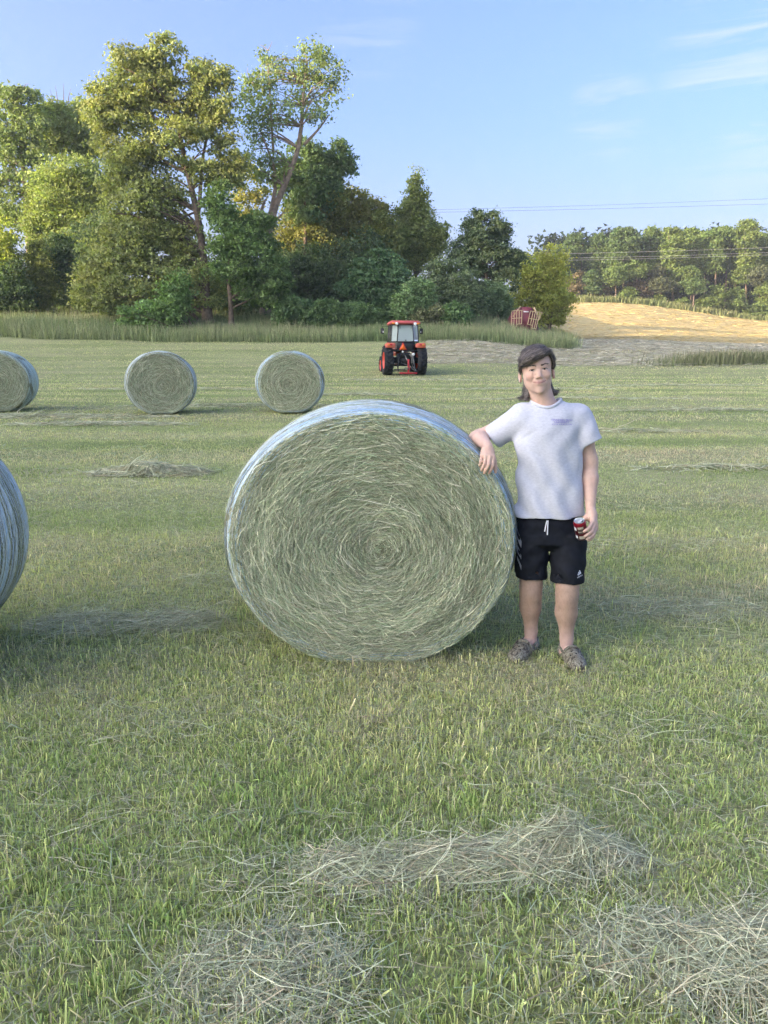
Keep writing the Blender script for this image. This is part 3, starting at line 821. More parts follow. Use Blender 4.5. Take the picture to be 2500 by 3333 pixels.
def make_bale(loc, rz_deg, rx, rz, length, nstr, nside, nrings, label, net_mats, seed, group, coarse=1.0, blue_edge=True):
    """round bale: axis along local y, front face at y = -length/2"""
    global rng
    keep = rng; rng = np.random.default_rng(seed)
    root = empty('hay_bale', loc, R(rz_deg))
    tag(root, label, 'hay bale', group)
    H = rz * .985 * .95                      # height of the axis above the ground
    h = length / 2
    # body: lathe-like skin with rounded shoulders and slightly dished faces
    PY = np.array([-h, -h + .015, -h + .05, -h + .10, -h + .18, -h + .32, 0, h - .32, h - .18, h - .10, h - .05, h - .015, h])
    PQ_ = np.array([.885, .905, .930, .952, .975, .992, 1.0, .992, .975, .952, .930, .905, .885])
    def qz(q): return np.where(q < .885, q * (.937 / .885), 1 - (1 - q) * .55)          # it sags: wider than tall
    prof = [(.03, -h + .05), (.25, -h + .03), (.6, -h + .008), (.84, -h + .001)] + list(zip(PQ_, PY)) + [(.5, h - .01), (.03, h - .04)]
    nA = 96; a = np.arange(nA) / nA * 2 * math.pi
    V = []
    for s, y in prof:
        x, z = superell(a, rx, rz, .05)
        w = 1 + .010 * vnoise(np.cos(a) * 3 + seed, np.sin(a) * 3 + y * 3, seed)
        V.append(np.stack([x * s * w, np.full(nA, y), z * float(qz(np.array(s))) * w + H], 1))
    V = np.concatenate(V); m_ = len(prof)
    F = np.array([(k * nA + i, (k + 1) * nA + i, (k + 1) * nA + (i + 1) % nA, k * nA + (i + 1) % nA) for k in range(m_ - 1) for i in range(nA)])
    c0 = len(V)
    V = np.concatenate([V, [(0, -h + .055, H), (0, h - .04, H)]])
    F3 = np.array([(c0, i, (i + 1) % nA) for i in range(nA)] + [(c0 + 1, (m_ - 1) * nA + (i + 1) % nA, (m_ - 1) * nA + i) for i in range(nA)])
    rad = np.hypot(V[:, 0] / rx, (V[:, 2] - H) / rz)
    cc = np.array([.22, .22, .13]) * (1 + .25 * fbm(rad * 9, V[:, 1] * 2, seed))[:, None]
    link('hay_roll', mesh_np('hay_roll', V, [F, F3], cc, smooth=True), M_STRAW, root, world=False)
    # strands wound round the front face
    n = nstr
    rr = np.sqrt(rng.uniform(.0004, .83, n))
    th = rng.uniform(0, 2 * math.pi, n)
    L = rng.gamma(1.8, .040, n) * coarse + .015
    K = 4 if coarse < 1.5 else 3
    t = np.linspace(-.5, .5, K)[None, :]
    wob = rng.normal(0, .30, n)[:, None]                           # deviation from the tangent
    stray = (rng.uniform(size=n) < .14)[:, None]
    wob = np.where(stray, rng.normal(0, .9, n)[:, None], wob)
    dth = np.cos(wob) * t * L[:, None] / (np.maximum(rr, .10)[:, None] * rx)
    drr = np.sin(wob) * t * L[:, None] / rx
    kink = rng.normal(0, .012, (n, 1)) * (t * 2) ** 2
    A = th[:, None] + dth; Q = np.clip(rr[:, None] + drr + kink * .6, .005, .935)
    X, Zz = superell(A, rx, rz, .05)
    dish = np.interp(Q, [0, .25, .6, .84, .885, .905, .930, .952], [-h + .055, -h + .03, -h + .008, -h + .001, -h, -h + .015, -h + .05, -h + .10])
    lift = rng.exponential(.008, (n, 1)) + .001
    tilt = rng.normal(0, .012, (n, 1)) * t * 2
    tilt = np.where(stray, np.abs(rng.normal(0, .03, (n, 1))) * t * 2, tilt)
    Y = dish - lift - np.maximum(tilt, -lift)
    ecc = (1 - Q) ** 1.5 * .07 * coarse ** .3
    P = np.stack([X * Q + ecc * (.9 if seed % 2 else -.3), Y, Zz * qz(Q) + H - ecc * .6], 2)
    ring = fbm(rr * 7, th * .35, seed + 4)
    cols = straw_cols(n) * (1 + .30 * ring)[:, None]
    V1 = ribbons(P, rng.uniform(.0012, .0036, n) * coarse, cols, N=np.concatenate([rng.normal(0, .5, (n, 1, 1)), np.full((n, 1, 1), -1.0), rng.normal(0, .5, (n, 1, 1))], 2))
    # strands round the side, under the net
    ns = nside
    th = rng.uniform(0, 2 * math.pi, ns)
    L = rng.gamma(2.2, .06, ns) * coarse + .03
    y0 = rng.uniform(-h + .04, h - .04, ns)
    wob = rng.normal(0, .35, ns)[:, None]
    A = th[:, None] + np.cos(wob) * t * L[:, None] / rx
    Y = np.clip(y0[:, None] + np.sin(wob) * t * L[:, None], -h + .03, h - .03)
    Q = np.interp(Y, PY, PQ_) + .002 + rng.exponential(.004, (ns, 1))
    X, Zz = superell(A, rx, rz, .05)
    P = np.stack([X * Q, Y, Zz * qz(Q) + H], 2)
    N = np.stack([np.cos(th), np.zeros(ns), np.sin(th)], 1)[:, None, :] + rng.normal(0, .3, (ns, 1, 3))
    V2 = ribbons(P, rng.uniform(.002, .0048, ns) * coarse, straw_cols(ns) * .95, N=N)
    V, F, C = merge([V1, V2])
    o = link('straw_strands', mesh_np('straw_strands', V, F, C), M_STRAW, root, world=False)
    o['kind'] = 'stuff'
    # net wrap: threads round the bale and the knit between them, pulled a few centimetres over the front edge
    def net_pos(a, s_):
        """s_: distance along the wrap; below -h it turns over the edge onto the face"""
        over = np.maximum(-h + .01 - s_, 0)
        q = np.interp(s_, PY, PQ_) + .006 - over * 1.25
        y = np.where(over > 0, np.interp(q, [.6, .84, .885, .915], [-h + .004, -h - .003, -h - .003, -h + .01]) - .006, s_)
        X, Zz = superell(a, rx, rz, .05)
        P = np.stack([X * q, y, Zz * qz(q) + H], 1)
        N = np.stack([np.cos(a), -.25 - 2.2 * sstep(-h + .06, -h, s_) + .5 * sstep(0, h, s_), np.sin(a)], 1)
        return P, N
    for which in (0, 1):
        VV = []; FF = []; n0 = 0
        nn = 84; a = np.arange(nn + 1) / nn * 2 * math.pi
        if which == 0:
            ys = np.concatenate([np.linspace(-h - .02, h, nrings), rng.uniform(-h + .02, h, int(nrings * 1.3)), -h + rng.normal(.02, .03, nrings // 7)])
        else:
            ys = np.concatenate([-h + rng.normal(.03, .035, nrings // 5), rng.uniform(-h, h, nrings // 6)]) if blue_edge else rng.uniform(-h, h, nrings // 4)
        for y in ys:
            yy = y + rng.normal(0, .014) * np.sin(a + rng.uniform(0, 6)) + .018 * vnoise(a * 2.2, np.full_like(a, y * 9), seed)
            yy = np.clip(yy, -h - .06, h)
            P, N = net_pos(a, yy)
            v, f, c = ribbons(P[None], np.array([rng.uniform(.0022, .0046) * (1.0 if which else 1.0) * (2.1 if y > -h + .06 else 1.0) * min(coarse, 1.5)]), np.ones((1, 3)), N=N[None], tip=1)
            VV.append(v); FF.append(f + n0); n0 += len(v)
        if which == 0:                                            # zigzag knit
            for k in range(nrings - 1):
                nz_ = 2 * nn; aa = np.arange(nz_ + 1) / nz_ * 2 * math.pi
                yy = np.where(np.arange(nz_ + 1) % 2 == 0, ys[k], ys[k + 1]) + rng.normal(0, .004, nz_ + 1) + .018 * vnoise(aa * 2.2, np.full_like(aa, ys[k] * 9), seed)
                P, N = net_pos(aa, np.clip(yy, -h - .05, h))
                v, f, c = ribbons(P[None], np.array([.0026 * min(coarse, 1.5)]), np.ones((1, 3)), N=N[None], tip=1)
                VV.append(v); FF.append(f + n0); n0 += len(v)
        link('net_wrap', mesh_np('net_wrap', np.concatenate(VV), np.concatenate(FF)), net_mats[which], root, world=False)
    rng = keep
    return root

BALE_X, BALE_Y = -.078, 4.02 + .60
bale_front = make_bale((BALE_X, BALE_Y, hz1(BALE_X, BALE_Y) - .02), 1.0, .838, .738, 1.20, 35000, 6000, 50,
    'large hay bale with blue net at its rim that the man leans on', (M_NET, M_NET_BLUE), 21, None)
# the bale cut by the left edge: nearer, seen from its side
make_bale((-2.86, 3.94, hz1(-2.86, 3.94) - .01), 2, .80, .745, 1.20, 1500, 6500, 44,
    'bale cut off by the left edge, its bluish net wrapped side toward the camera', (M_NET, M_NET_BLUE), 22, None, 1.0, False)
for px, D, rot, lab, mats, sd in (
        (530, 18.0, 14, 'left one of the two whole far hay bales, with a dark hollow at its centre', (M_NET, M_NET), 31),
        (947, 18.3, 6, 'right one of the two whole far hay bales, left of the tractor', (M_NET, M_NET_BLUE), 32),
        (10, 18.6, 15, 'far hay bale cut by the left picture edge, pale green net on its side', (M_NET_PALE, M_NET_PALE), 33)):
    g = on_ground(px, D)
    make_bale((g.x, g.y, g.z - .01), rot, .80, .735, 1.20, 4200, 1800, 26, lab, mats, sd, 'hay bales farther up the field', 1.9)
# ------------------------------------------------------------------ grass
M_GRASS = mat_leafy('grass_blades', rough=.5, trans=.30, spec=.3, tint=(1.1, 1.2, .6))
M_HAY = mat_leafy('loose_hay', rough=.65, trans=.15, spec=.25, tint=(1.05, 1.05, .85))

BALES_XY = [(BALE_X, BALE_Y, .62)]
def dryness(x, y):
    """-1 lush .. 1 dry, in streaks along the mowing direction"""
    return .55 * fbm(x * .55, y * .95, 51) + .6 * fbm(x * .16, y * .75, 61) + .28 * fbm(x * 2.2, y * 2.2, 71) + .30 * fbm(x * 3.1, y * 3.1, 79) * sstep(9, 4, y) + .48 * np.sin(2 * math.pi * (y + .5 * fbm(x * .25, y * .25, 77)) / 2.7) * sstep(5, 9, y)

def scatter(n, d0, d1, marg=.06):
    """random ground points inside the view wedge (a little wider), even by area between forward distances d0 and d1"""
    y = np.sqrt(rng.uniform(d0 ** 2, d1 ** 2, n))
    half = .5 + marg
    x = rng.uniform(-1, 1, n) * half * (y * math.cos(PITCH) + (CAM_H - np.minimum(hz(0 * y, y), 1.2)) * math.sin(PITCH))
    return x, y

def blade_cols(x, y, n):
    dr = dryness(x, y) - .08 + rng.normal(0, .38, n)
    pal = np.array([(.185, .285, .110), (.310, .420, .160), (.450, .530, .225), (.600, .640, .315), (.680, .645, .430), (.590, .520, .390)])
    f = np.clip((dr + .85) / 1.75 * 5, 0, 4.999)
    i = f.astype(int); t = (f - i)[:, None]
    return (pal[i] * (1 - t) + pal[i + 1] * t) * rng.uniform(.75, 1.25, (n, 1)) * 1.12

def upright(n, d0, d1, h0, h1, w0, w1, K=3, tuft=.10, lean=.45):
    x, y = scatter(n, d0, d1)
    if tuft:                                                     # blades gather in tufts
        k = n // 7
        tx, ty = scatter(k, d0, d1)
        j = rng.integers(0, k, n); s = rng.uniform(size=n) < .6
        x = np.where(s, tx[j] + rng.normal(0, tuft * .5, n), x); y = np.where(s, ty[j] + rng.normal(0, tuft * .5, n), y)
    dn = dryness(x, y)
    keep = rng.uniform(size=n) < (1.0 - .35 * sstep(.2, .8, dn))
    x, y = x[keep], y[keep]; n = len(x)
    z = hz(x, y)
    L = rng.uniform(h0, h1, n) * (1 + .35 * fbm(x * .9, y * .9, 81)) * rng.uniform(.6, 1.15, n)
    a = rng.uniform(0, 2 * math.pi, n); ln = np.abs(rng.normal(0, lean, n))
    d = np.stack([np.cos(a) * np.sin(ln), np.sin(a) * np.sin(ln), np.cos(ln)], 1)
    t = np.linspace(0, 1, K)[None, :, None]
    P = np.stack([x, y, z - .008], 1)[:, None, :] + d[:, None, :] * (t * L[:, None, None])
    P[:, :, 2] -= (t[..., 0] ** 2) * (L * ln * .25)[:, None]
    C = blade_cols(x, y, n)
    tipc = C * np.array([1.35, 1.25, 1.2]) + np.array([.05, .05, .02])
    Cn = C[:, None, :] * np.array([.62, .50, .50]) * (1 - t) + tipc[:, None, :] * t  # darker roots: brownish stems plus shade between blades put into the colour
    N = rng.normal(size=(n, 1, 3)) * np.array([1, 1, .25])
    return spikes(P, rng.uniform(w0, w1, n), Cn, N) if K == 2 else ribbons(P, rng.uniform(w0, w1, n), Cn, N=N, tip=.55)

def lying(n, d0, d1, l0, l1, w0, w1, K=4, rise=.03, green=0.0, cols=None):
    x, y = scatter(n, d0, d1)
    dn = dryness(x, y)
    keep = rng.uniform(size=n) < .25 + .75 * sstep(-.5, .5, dn)
    x, y = x[keep], y[keep]; n = len(x)
    z = hz(x, y) + rng.uniform(.004, .035, n)
    a = rng.uniform(0, 2 * math.pi, n); el = rng.normal(.05, .18, n)
    L = rng.uniform(l0, l1, n)
    t = np.linspace(-.5, .5, K)[None, :]
    bend = rng.normal(0, .18, (n, 1)) * t ** 2 * 4
    dx, dy = np.cos(a)[:, None], np.sin(a)[:, None]
    P = np.stack([x[:, None] + L[:, None] * (dx * t - dy * bend), y[:, None] + L[:, None] * (dy * t + dx * bend),
                  z[:, None] + L[:, None] * (np.sin(el)[:, None] * t) + .02 * (1 - 4 * t ** 2)], 2)
    P[:, :, 2] = np.maximum(P[:, :, 2], hz(P[:, :, 0], P[:, :, 1]) + .002)
    pal = np.array([(.50, .45, .31), (.42, .43, .28), (.58, .54, .39), (.35, .39, .21), (.44, .37, .26), (.42, .49, .33)])
    C = pal[rng.integers(0, len(pal), n)] * rng.uniform(.65, 1.2, (n, 1))
    return ribbons(P, rng.uniform(w0, w1, n), C, N=np.array([0, 0, 1.0]) + rng.normal(0, .5, (n, 1, 3)))

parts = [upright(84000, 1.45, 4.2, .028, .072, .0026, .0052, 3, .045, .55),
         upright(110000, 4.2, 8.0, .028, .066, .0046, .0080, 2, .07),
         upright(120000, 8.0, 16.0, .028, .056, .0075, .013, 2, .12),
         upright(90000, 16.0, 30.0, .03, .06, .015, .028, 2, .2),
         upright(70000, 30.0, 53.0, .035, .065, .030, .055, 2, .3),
         lying(34000, 1.45, 4.2, .03, .15, .0016, .0036, 3),
         lying(26000, 4.2, 9.0, .04, .16, .0026, .0050, 3),
         lying(12000, 9.0, 20.0, .06, .2, .006, .011, 3),
         # a few thicker, taller leaves
         upright(3000, 1.5, 7.0, .06, .11, .005, .0085, 4, .05, .45)]
def tuft(px, py, nb, spread, h0, h1):
    """a clump of broad fresh leaves missed by the mower"""
    a0 = math.atan2(py - 1666.5, FPX) + PITCH; D = CAM_H / math.tan(a0); g0 = on_ground(px, D)
    x = g0.x + rng.normal(0, spread, nb); y = g0.y + rng.normal(0, spread * .7, nb); z = hz(x, y)
    L = rng.uniform(h0, h1, nb); a = rng.uniform(0, 2 * math.pi, nb); ln = np.abs(rng.normal(.3, .25, nb))
    d = np.stack([np.cos(a) * np.sin(ln), np.sin(a) * np.sin(ln), np.cos(ln)], 1)
    t = np.linspace(0, 1, 4)[None, :, None]
    P = np.stack([x, y, z - .005], 1)[:, None, :] + d[:, None, :] * (t * L[:, None, None])
    P[:, :, 2] -= (t[..., 0] ** 2) * (L * .25)[:, None]
    C = np.array([(.46, .58, .20), (.58, .64, .26), (.36, .50, .17)])[rng.integers(0, 3, nb)] * rng.uniform(.8, 1.15, (nb, 1))
    return ribbons(P, rng.uniform(.005, .010, nb), C, N=rng.normal(size=(nb, 1, 3)) * np.array([1, 1, .3]), tip=.4)
for px, py, nb, sp, h0, h1 in ((770, 2600, 26, .05, .05, .10), (700, 2560, 16, .04, .05, .09), (1297, 2760, 18, .03, .05, .10), (1507, 2630, 30, .05, .05, .11), (2300, 2580, 24, .06, .05, .10), (300, 2450, 14, .05, .04, .08), (1050, 2660, 16, .05, .04, .09),
                               (2350, 2700, 20, .06, .05, .10), (1900, 2500, 14, .05, .04, .08), (180, 2800, 22, .05, .04, .09), (520, 3000, 20, .05, .04, .08), (1650, 3150, 24, .05, .04, .09), (1250, 2300, 14, .06, .04, .08)):
    parts.append(tuft(px, py, nb, sp, h0, h1))
x, y = scatter(90, 1.6, 5.5); n = 90; a = rng.uniform(0, 2 * math.pi, n); L = rng.uniform(.14, .38, n); t = np.linspace(-.5, .5, 5)[None, :]
bend = rng.normal(0, .08, (n, 1)) * t ** 2 * 4
P = np.stack([x[:, None] + L[:, None] * (np.cos(a)[:, None] * t - np.sin(a)[:, None] * bend), y[:, None] + L[:, None] * (np.sin(a)[:, None] * t + np.cos(a)[:, None] * bend), np.zeros((n, 5))], 2)
P[:, :, 2] = hz(P[:, :, 0], P[:, :, 1]) + rng.uniform(.035, .065, (n, 1)) + rng.normal(0, .03, (n, 1)) * t
parts.append(ribbons(P, rng.uniform(.0018, .0042, n), np.array([(.70, .66, .46), (.60, .64, .42), (.74, .64, .44)])[rng.integers(0, 3, n)], N=np.array([0, 0, 1.0]) + rng.normal(0, .5, (n, 1, 3))))
V, F, C = merge(parts)
tag(link('grass', mesh_np('grass', V, F, C), M_GRASS), 'short mown grass stubble covering the near field', kind='stuff')

# ------------------------------------------------------------------ loose hay
def hay_strands(cx, cy, rx, ry, hgt, n, lmin=.06, lmax=.26, w0=.0013, w1=.0034, rot=0.0, humps=((0, 0, 1.0, 1.0),), flow=None, tone=1.0):
    """strands lying over a low mound; humps: (dx, dy, size, height) in units of the radii"""
    k = rng.integers(0, len(humps), n)
    hp = np.array(humps)[k]
    r = np.sqrt(rng.uniform(0, 1, n)) ** 1.1; a = rng.uniform(0, 2 * math.pi, n)
    u = hp[:, 0] + hp[:, 2] * r * np.cos(a); v = hp[:, 1] + hp[:, 2] * r * np.sin(a)
    def mound(u, v):
        z = 0 * u
        for dx, dy, s, hh in humps:
            q = np.clip(1 - ((u - dx) ** 2 + (v - dy) ** 2) / (s * s), 0, 1)
            z = np.maximum(z, hh * q ** 1.3)
        return z * hgt * (1 + .35 * vnoise(u * 4, v * 4, 5))
    cr, sr = math.cos(rot), math.sin(rot)
    def W(u, v): return cx + cr * u * rx - sr * v * ry, cy + sr * u * rx + cr * v * ry
    K = 5; t = np.linspace(-.5, .5, K)[None, :]
    ang = rng.uniform(0, 2 * math.pi, n) if flow is None else rng.normal(flow, .75, n)
    L = rng.gamma(3, (lmax - lmin) / 6, n) + lmin
    X0, Y0 = W(u, v)
    bend = rng.normal(0, .14, (n, 1)) * (4 * t ** 2) + rng.normal(0, .05, (n, 1)) * np.sin(t * 6)
    dx, dy = np.cos(ang)[:, None], np.sin(ang)[:, None]
    X = X0[:, None] + L[:, None] * (dx * t - dy * bend); Y = Y0[:, None] + L[:, None] * (dy * t + dx * bend)
    uu = ((X - cx) * cr + (Y - cy) * sr) / rx; vv = (-(X - cx) * sr + (Y - cy) * cr) / ry
    base = mound(uu, vv)
    Zc = hz(X, Y) + base * rng.uniform(.35, 1.0, (n, 1)) ** .5 + .008 + rng.exponential(.010, (n, 1)) + rng.normal(0, .012, (n, 1)) * t * 2
    poke = rng.uniform(size=(n, 1)) < .03
    Zc = np.where(poke, Zc + (t + .5) * L[:, None] * .45, Zc)
    P = np.stack([X, Y, Zc], 2)
    pal = np.array([(.67, .69, .45), (.57, .61, .38), (.77, .77, .52), (.71, .64, .42), (.43, .46, .28), (.85, .80, .54), (.59, .48, .30)])
    C = pal[rng.choice(7, n, p=[.22, .2, .14, .16, .14, .07, .07])] * rng.uniform(.45, 1.2, (n, 1)) * tone
    return ribbons(P, rng.uniform(w0, w1, n), C, N=np.array([0, 0, 1.0]) + rng.normal(0, .6, (n, 1, 3)))

def hay_pile(label, *a, **k):
    V, F, C = hay_strands(*a, **k)
    o = link('hay_pile', mesh_np('hay_pile', V, F, C), M_HAY)
    return tag(o, label, 'hay', 'loose hay left on the field')

hay_pile('biggest loose heap of cut hay in the foreground, humped at its right end',   .30, 2.27, .50, .20, .075, 4800,
         humps=((.55, .12, .62, 1.25), (.0, .0, .7, .8), (-.6, -.12, .55, .5), (.62, .5, .3, 1.3)), flow=.15)
hay_pile('thin flat spread of cut hay at the bottom edge, left of centre', -.32, 1.80, .28, .20, .018, 1900, lmin=.05, lmax=.22)
hay_pile('heap of cut hay at the bottom right corner', 1.02, 1.82, .42, .26, .07, 4200, humps=((.1, -.1, .9, 1.0), (-.6, .3, .6, .35), (.4, .3, .7, .7)))
hay_pile('flat grey spread of hay on the grass left of the big bale', -1.62, 4.68, .66, .36, .03, 2300, lmin=.06, lmax=.3, humps=((.45, 0, .55, 1), (-.4, -.1, .6, 1)), flow=.1)
hay_pile('small grey hay heap out on the field behind the big bale', -3.15, 10.2, .85, .5, .17, 2600, lmin=.12, lmax=.4, w0=.005, w1=.010, humps=((0, 0, .6, 1), (.5, 0, .5, .5), (-.4, 0, .5, .3)), flow=0.05)
# scattered wisps and thin rows across the field
P_ = []
for (cx, cy, rx, ry, nn) in ((1.9, 4.9, .7, .22, 700), (2.3, 3.4, .5, .3, 350), (.9, 2.75, .6, .2, 160), (-.9, 2.5, .5, .3, 160), (2.4, 6.6, 1.0, .25, 500), (-.9, 3.3, .7, .2, 120),
                             (1.15, 3.25, .5, .25, 130), (-1.0, 5.6, .6, .2, 300), (1.6, 2.35, .35, .3, 300), (-.15, 2.2, .4, .2, 500)):
    P_.append(hay_strands(cx, cy, rx, ry, .015, nn, lmin=.06, lmax=.28, flow=rng.uniform(-.2, .2)))
for (px, D, rx, ry, nn) in ((150, 17.0, 3, .4, 1500), (760, 20, 3.0, .35, 1200), (330, 15.6, 2.0, .3, 900), (1100, 24, 2.5, .4, 900), (1900, 22.5, 3.2, .35, 700), (2300, 18.5, 2.5, .3, 600), (1700, 27, 3.5, .5, 800),
                            (2200, 29, 4, .6, 800), (600, 27, 4, .5, 900), (1350, 33.5, 3, .5, 900), (2000, 14.5, 1.8, .25, 350), (2350, 10.5, 1.2, .2, 300)):
    g = on_ground(px, D)
    P_.append(hay_strands(g.x, g.y, rx, ry, .05, nn, lmin=.1, lmax=.4, w0=.007, w1=.014, flow=0.0, tone=.95))
V, F, C = merge(P_)
tag(link('hay_wisps', mesh_np('hay_wisps', V, F, C), M_HAY), 'thin wisps of cut hay scattered across the mown field', kind='stuff')
# the raked hay lying thick on the shaded slope right of the tractor
n = 62000
y = rng.uniform(41, 80, n); x = rng.uniform(.0, .56, n) * y
zw_, zu_, zt_ = zones(x, y)
row = .5 + .5 * np.sin((y + 1.4 * fbm(x * .12, y * .1, 91)) * 2 * math.pi / 3.2)
kp = (zw_ * (1 - zt_) * (.35 + .65 * row) > rng.uniform(.15, .8, n)); x, y = x[kp], y[kp]; n = len(x)
K = 2; t = np.linspace(-.5, .5, K)[None, :]; a = rng.normal(0, .8, n); L = rng.uniform(.2, .6, n)
X = x[:, None] + L[:, None] * np.cos(a)[:, None] * t; Y = y[:, None] + L[:, None] * np.sin(a)[:, None] * t
Z = hz(X, Y) + rng.uniform(.02, .16, (n, 1)) + .05 * (1 - 4 * t ** 2)
C = np.array([(.52, .49, .36), (.60, .56, .43), (.44, .43, .31), (.54, .46, .34)])[rng.integers(0, 4, n)] * rng.uniform(.6, 1.2, (n, 1))
V, F, C = ribbons(np.stack([X, Y, Z], 2), rng.uniform(.022, .045, n), C, N=np.array([0, 0, 1.0]) + rng.normal(0, .5, (n, 1, 3)))
tag(link('raked_hay', mesh_np('raked_hay', V, F, C), M_HAY), 'grey raked hay lying thick on the shaded slope right of the tractor', kind='stuff')

# cut hay left in rows on the sunlit slope
n = 13000
y = 74 + 106 * rng.uniform(0, 1, n) ** 1.3; x = rng.uniform(.20, .56, n) * y
row = .5 + .5 * np.sin((y + 4 * fbm(x * .04, y * .04, 93)) * 2 * math.pi / 4.2)
kp = rng.uniform(size=n) < .25 + .75 * row; x, y = x[kp], y[kp]; n = len(x)
t = np.linspace(-.5, .5, 2)[None, :]; a = rng.normal(0, .7, n); L = rng.uniform(.4, 1.2, n) * (y / 110)
X = x[:, None] + L[:, None] * np.cos(a)[:, None] * t; Y = y[:, None] + L[:, None] * np.sin(a)[:, None] * t
Z = hz(X, Y) + rng.uniform(.03, .10, (n, 1))
C = np.array([(.54, .40, .17), (.60, .46, .22), (.46, .34, .13), (.42, .37, .15)])[rng.integers(0, 4, n)] * rng.uniform(.65, 1.2, (n, 1))
V, F, C = ribbons(np.stack([X, Y, Z], 2), rng.uniform(.03, .07, n) * (y / 110), C, N=np.array([0, 0, 1.0]) + rng.normal(0, .8, (n, 1, 3)))
tag(link('slope_hay', mesh_np('slope_hay', V, F, C), M_HAY), 'dry golden hay lying in rows on the sunlit slope', kind='stuff')

# ------------------------------------------------------------------ tall grass
def tall(x, y, h0, h1, w0, w1, cg, seedy=.25, K=3):
    n = len(x); z = hz(x, y)
    L = rng.uniform(h0, h1, n) * (1 + .3 * fbm(x * .4, y * .4, 41))
    a = rng.uniform(0, 2 * math.pi, n); ln = np.abs(rng.normal(0, .22, n))
    d = np.stack([np.cos(a) * np.sin(ln), np.sin(a) * np.sin(ln), np.cos(ln)], 1)
    t = np.linspace(0, 1, K)[None, :, None]
    P = np.stack([x, y, z - .03], 1)[:, None, :] + d[:, None, :] * (t * L[:, None, None])
    P[:, :, 2] -= (t[..., 0] ** 2.5) * (L * rng.uniform(0, .3, n))[:, None]
    f = np.clip(.5 + .7 * fbm(x * .18, y * .3, 44) + rng.normal(0, .18, n), 0, 1)[:, None]
    C = (np.array(cg[0]) * (1 - f) + np.array(cg[1]) * f) * rng.uniform(.7, 1.25, (n, 1))
    Ct = C * .9
    s = (rng.uniform(size=n) < seedy * (.4 + f[:, 0]))
    Ct[s] = np.array([.42, .36, .24]) * rng.uniform(.7, 1.15, (s.sum(), 1))
    Cn = C[:, None, :] * (1 - t ** 2) + Ct[:, None, :] * t ** 2
    return ribbons(P, rng.uniform(w0, w1, n), Cn, N=rng.normal(size=(n, 1, 3)) * np.array([1, 1, .2]), tip=.3)
n = 78000
y = rng.uniform(50.5, 61.5, n) ; x = rng.uniform(-.58, .30, n) * y
_, zu_, _ = zones(x, y)
kp = zu_ > rng.uniform(.3, .9, n); x, y = x[kp], y[kp]
front = y - edge_left(x)
h_ = np.ones(len(x))
V1 = tall(x, y, .60, 1.25, .016, .034, ((.20, .27, .12), (.38, .40, .21)))
n = 9000                                                       # the slope behind, thinner
y = rng.uniform(61, 100, n); x = rng.uniform(-.58, .10, n) * y
V2 = tall(x, y, .5, 1.0, .05, .09, ((.12, .17, .06), (.25, .27, .11)), K=3)
V, F, C = merge([V1, V2])
tag(link('tall_grass', mesh_np('tall_grass', V, F, C), M_GRASS), 'uncut tall grass along the far edge of the field below the trees', kind='stuff')
n = 9000
x = rng.normal(20.6, 2.2, n); y = 43.6 + .3 * rng.normal(0, 1.4, n) + (x - 20) * .15
V, F, C = tall(x, y, .30, .95, .018, .036, ((.12, .16, .07), (.26, .27, .14)), .4)
tag(link('tall_grass', mesh_np('tall_grass', V, F, C), M_GRASS), 'strip of uncut tall grass at the right edge behind the man', kind='stuff')
n = 9000
y = rng.uniform(176, 183, n) ; x = rng.uniform(.22, .56, n) * y
V1 = tall(x, y, .9, 1.7, .12, .22, ((.17, .21, .07), (.25, .26, .10)), .1, 3)
y = rng.uniform(66, 92, 5000); x = (rng.uniform(.195, .225, 5000) + .0006 * (92 - y)) * y
V2 = tall(x, y, .4, .8, .05, .09, ((.28, .32, .08), (.40, .36, .13)), .3, 3)
V, F, C = merge([V1, V2])
tag(link('tall_grass', mesh_np('tall_grass', V, F, C), M_GRASS), 'sunlit grass fringe round the dry tan field below the far wood', kind='stuff')
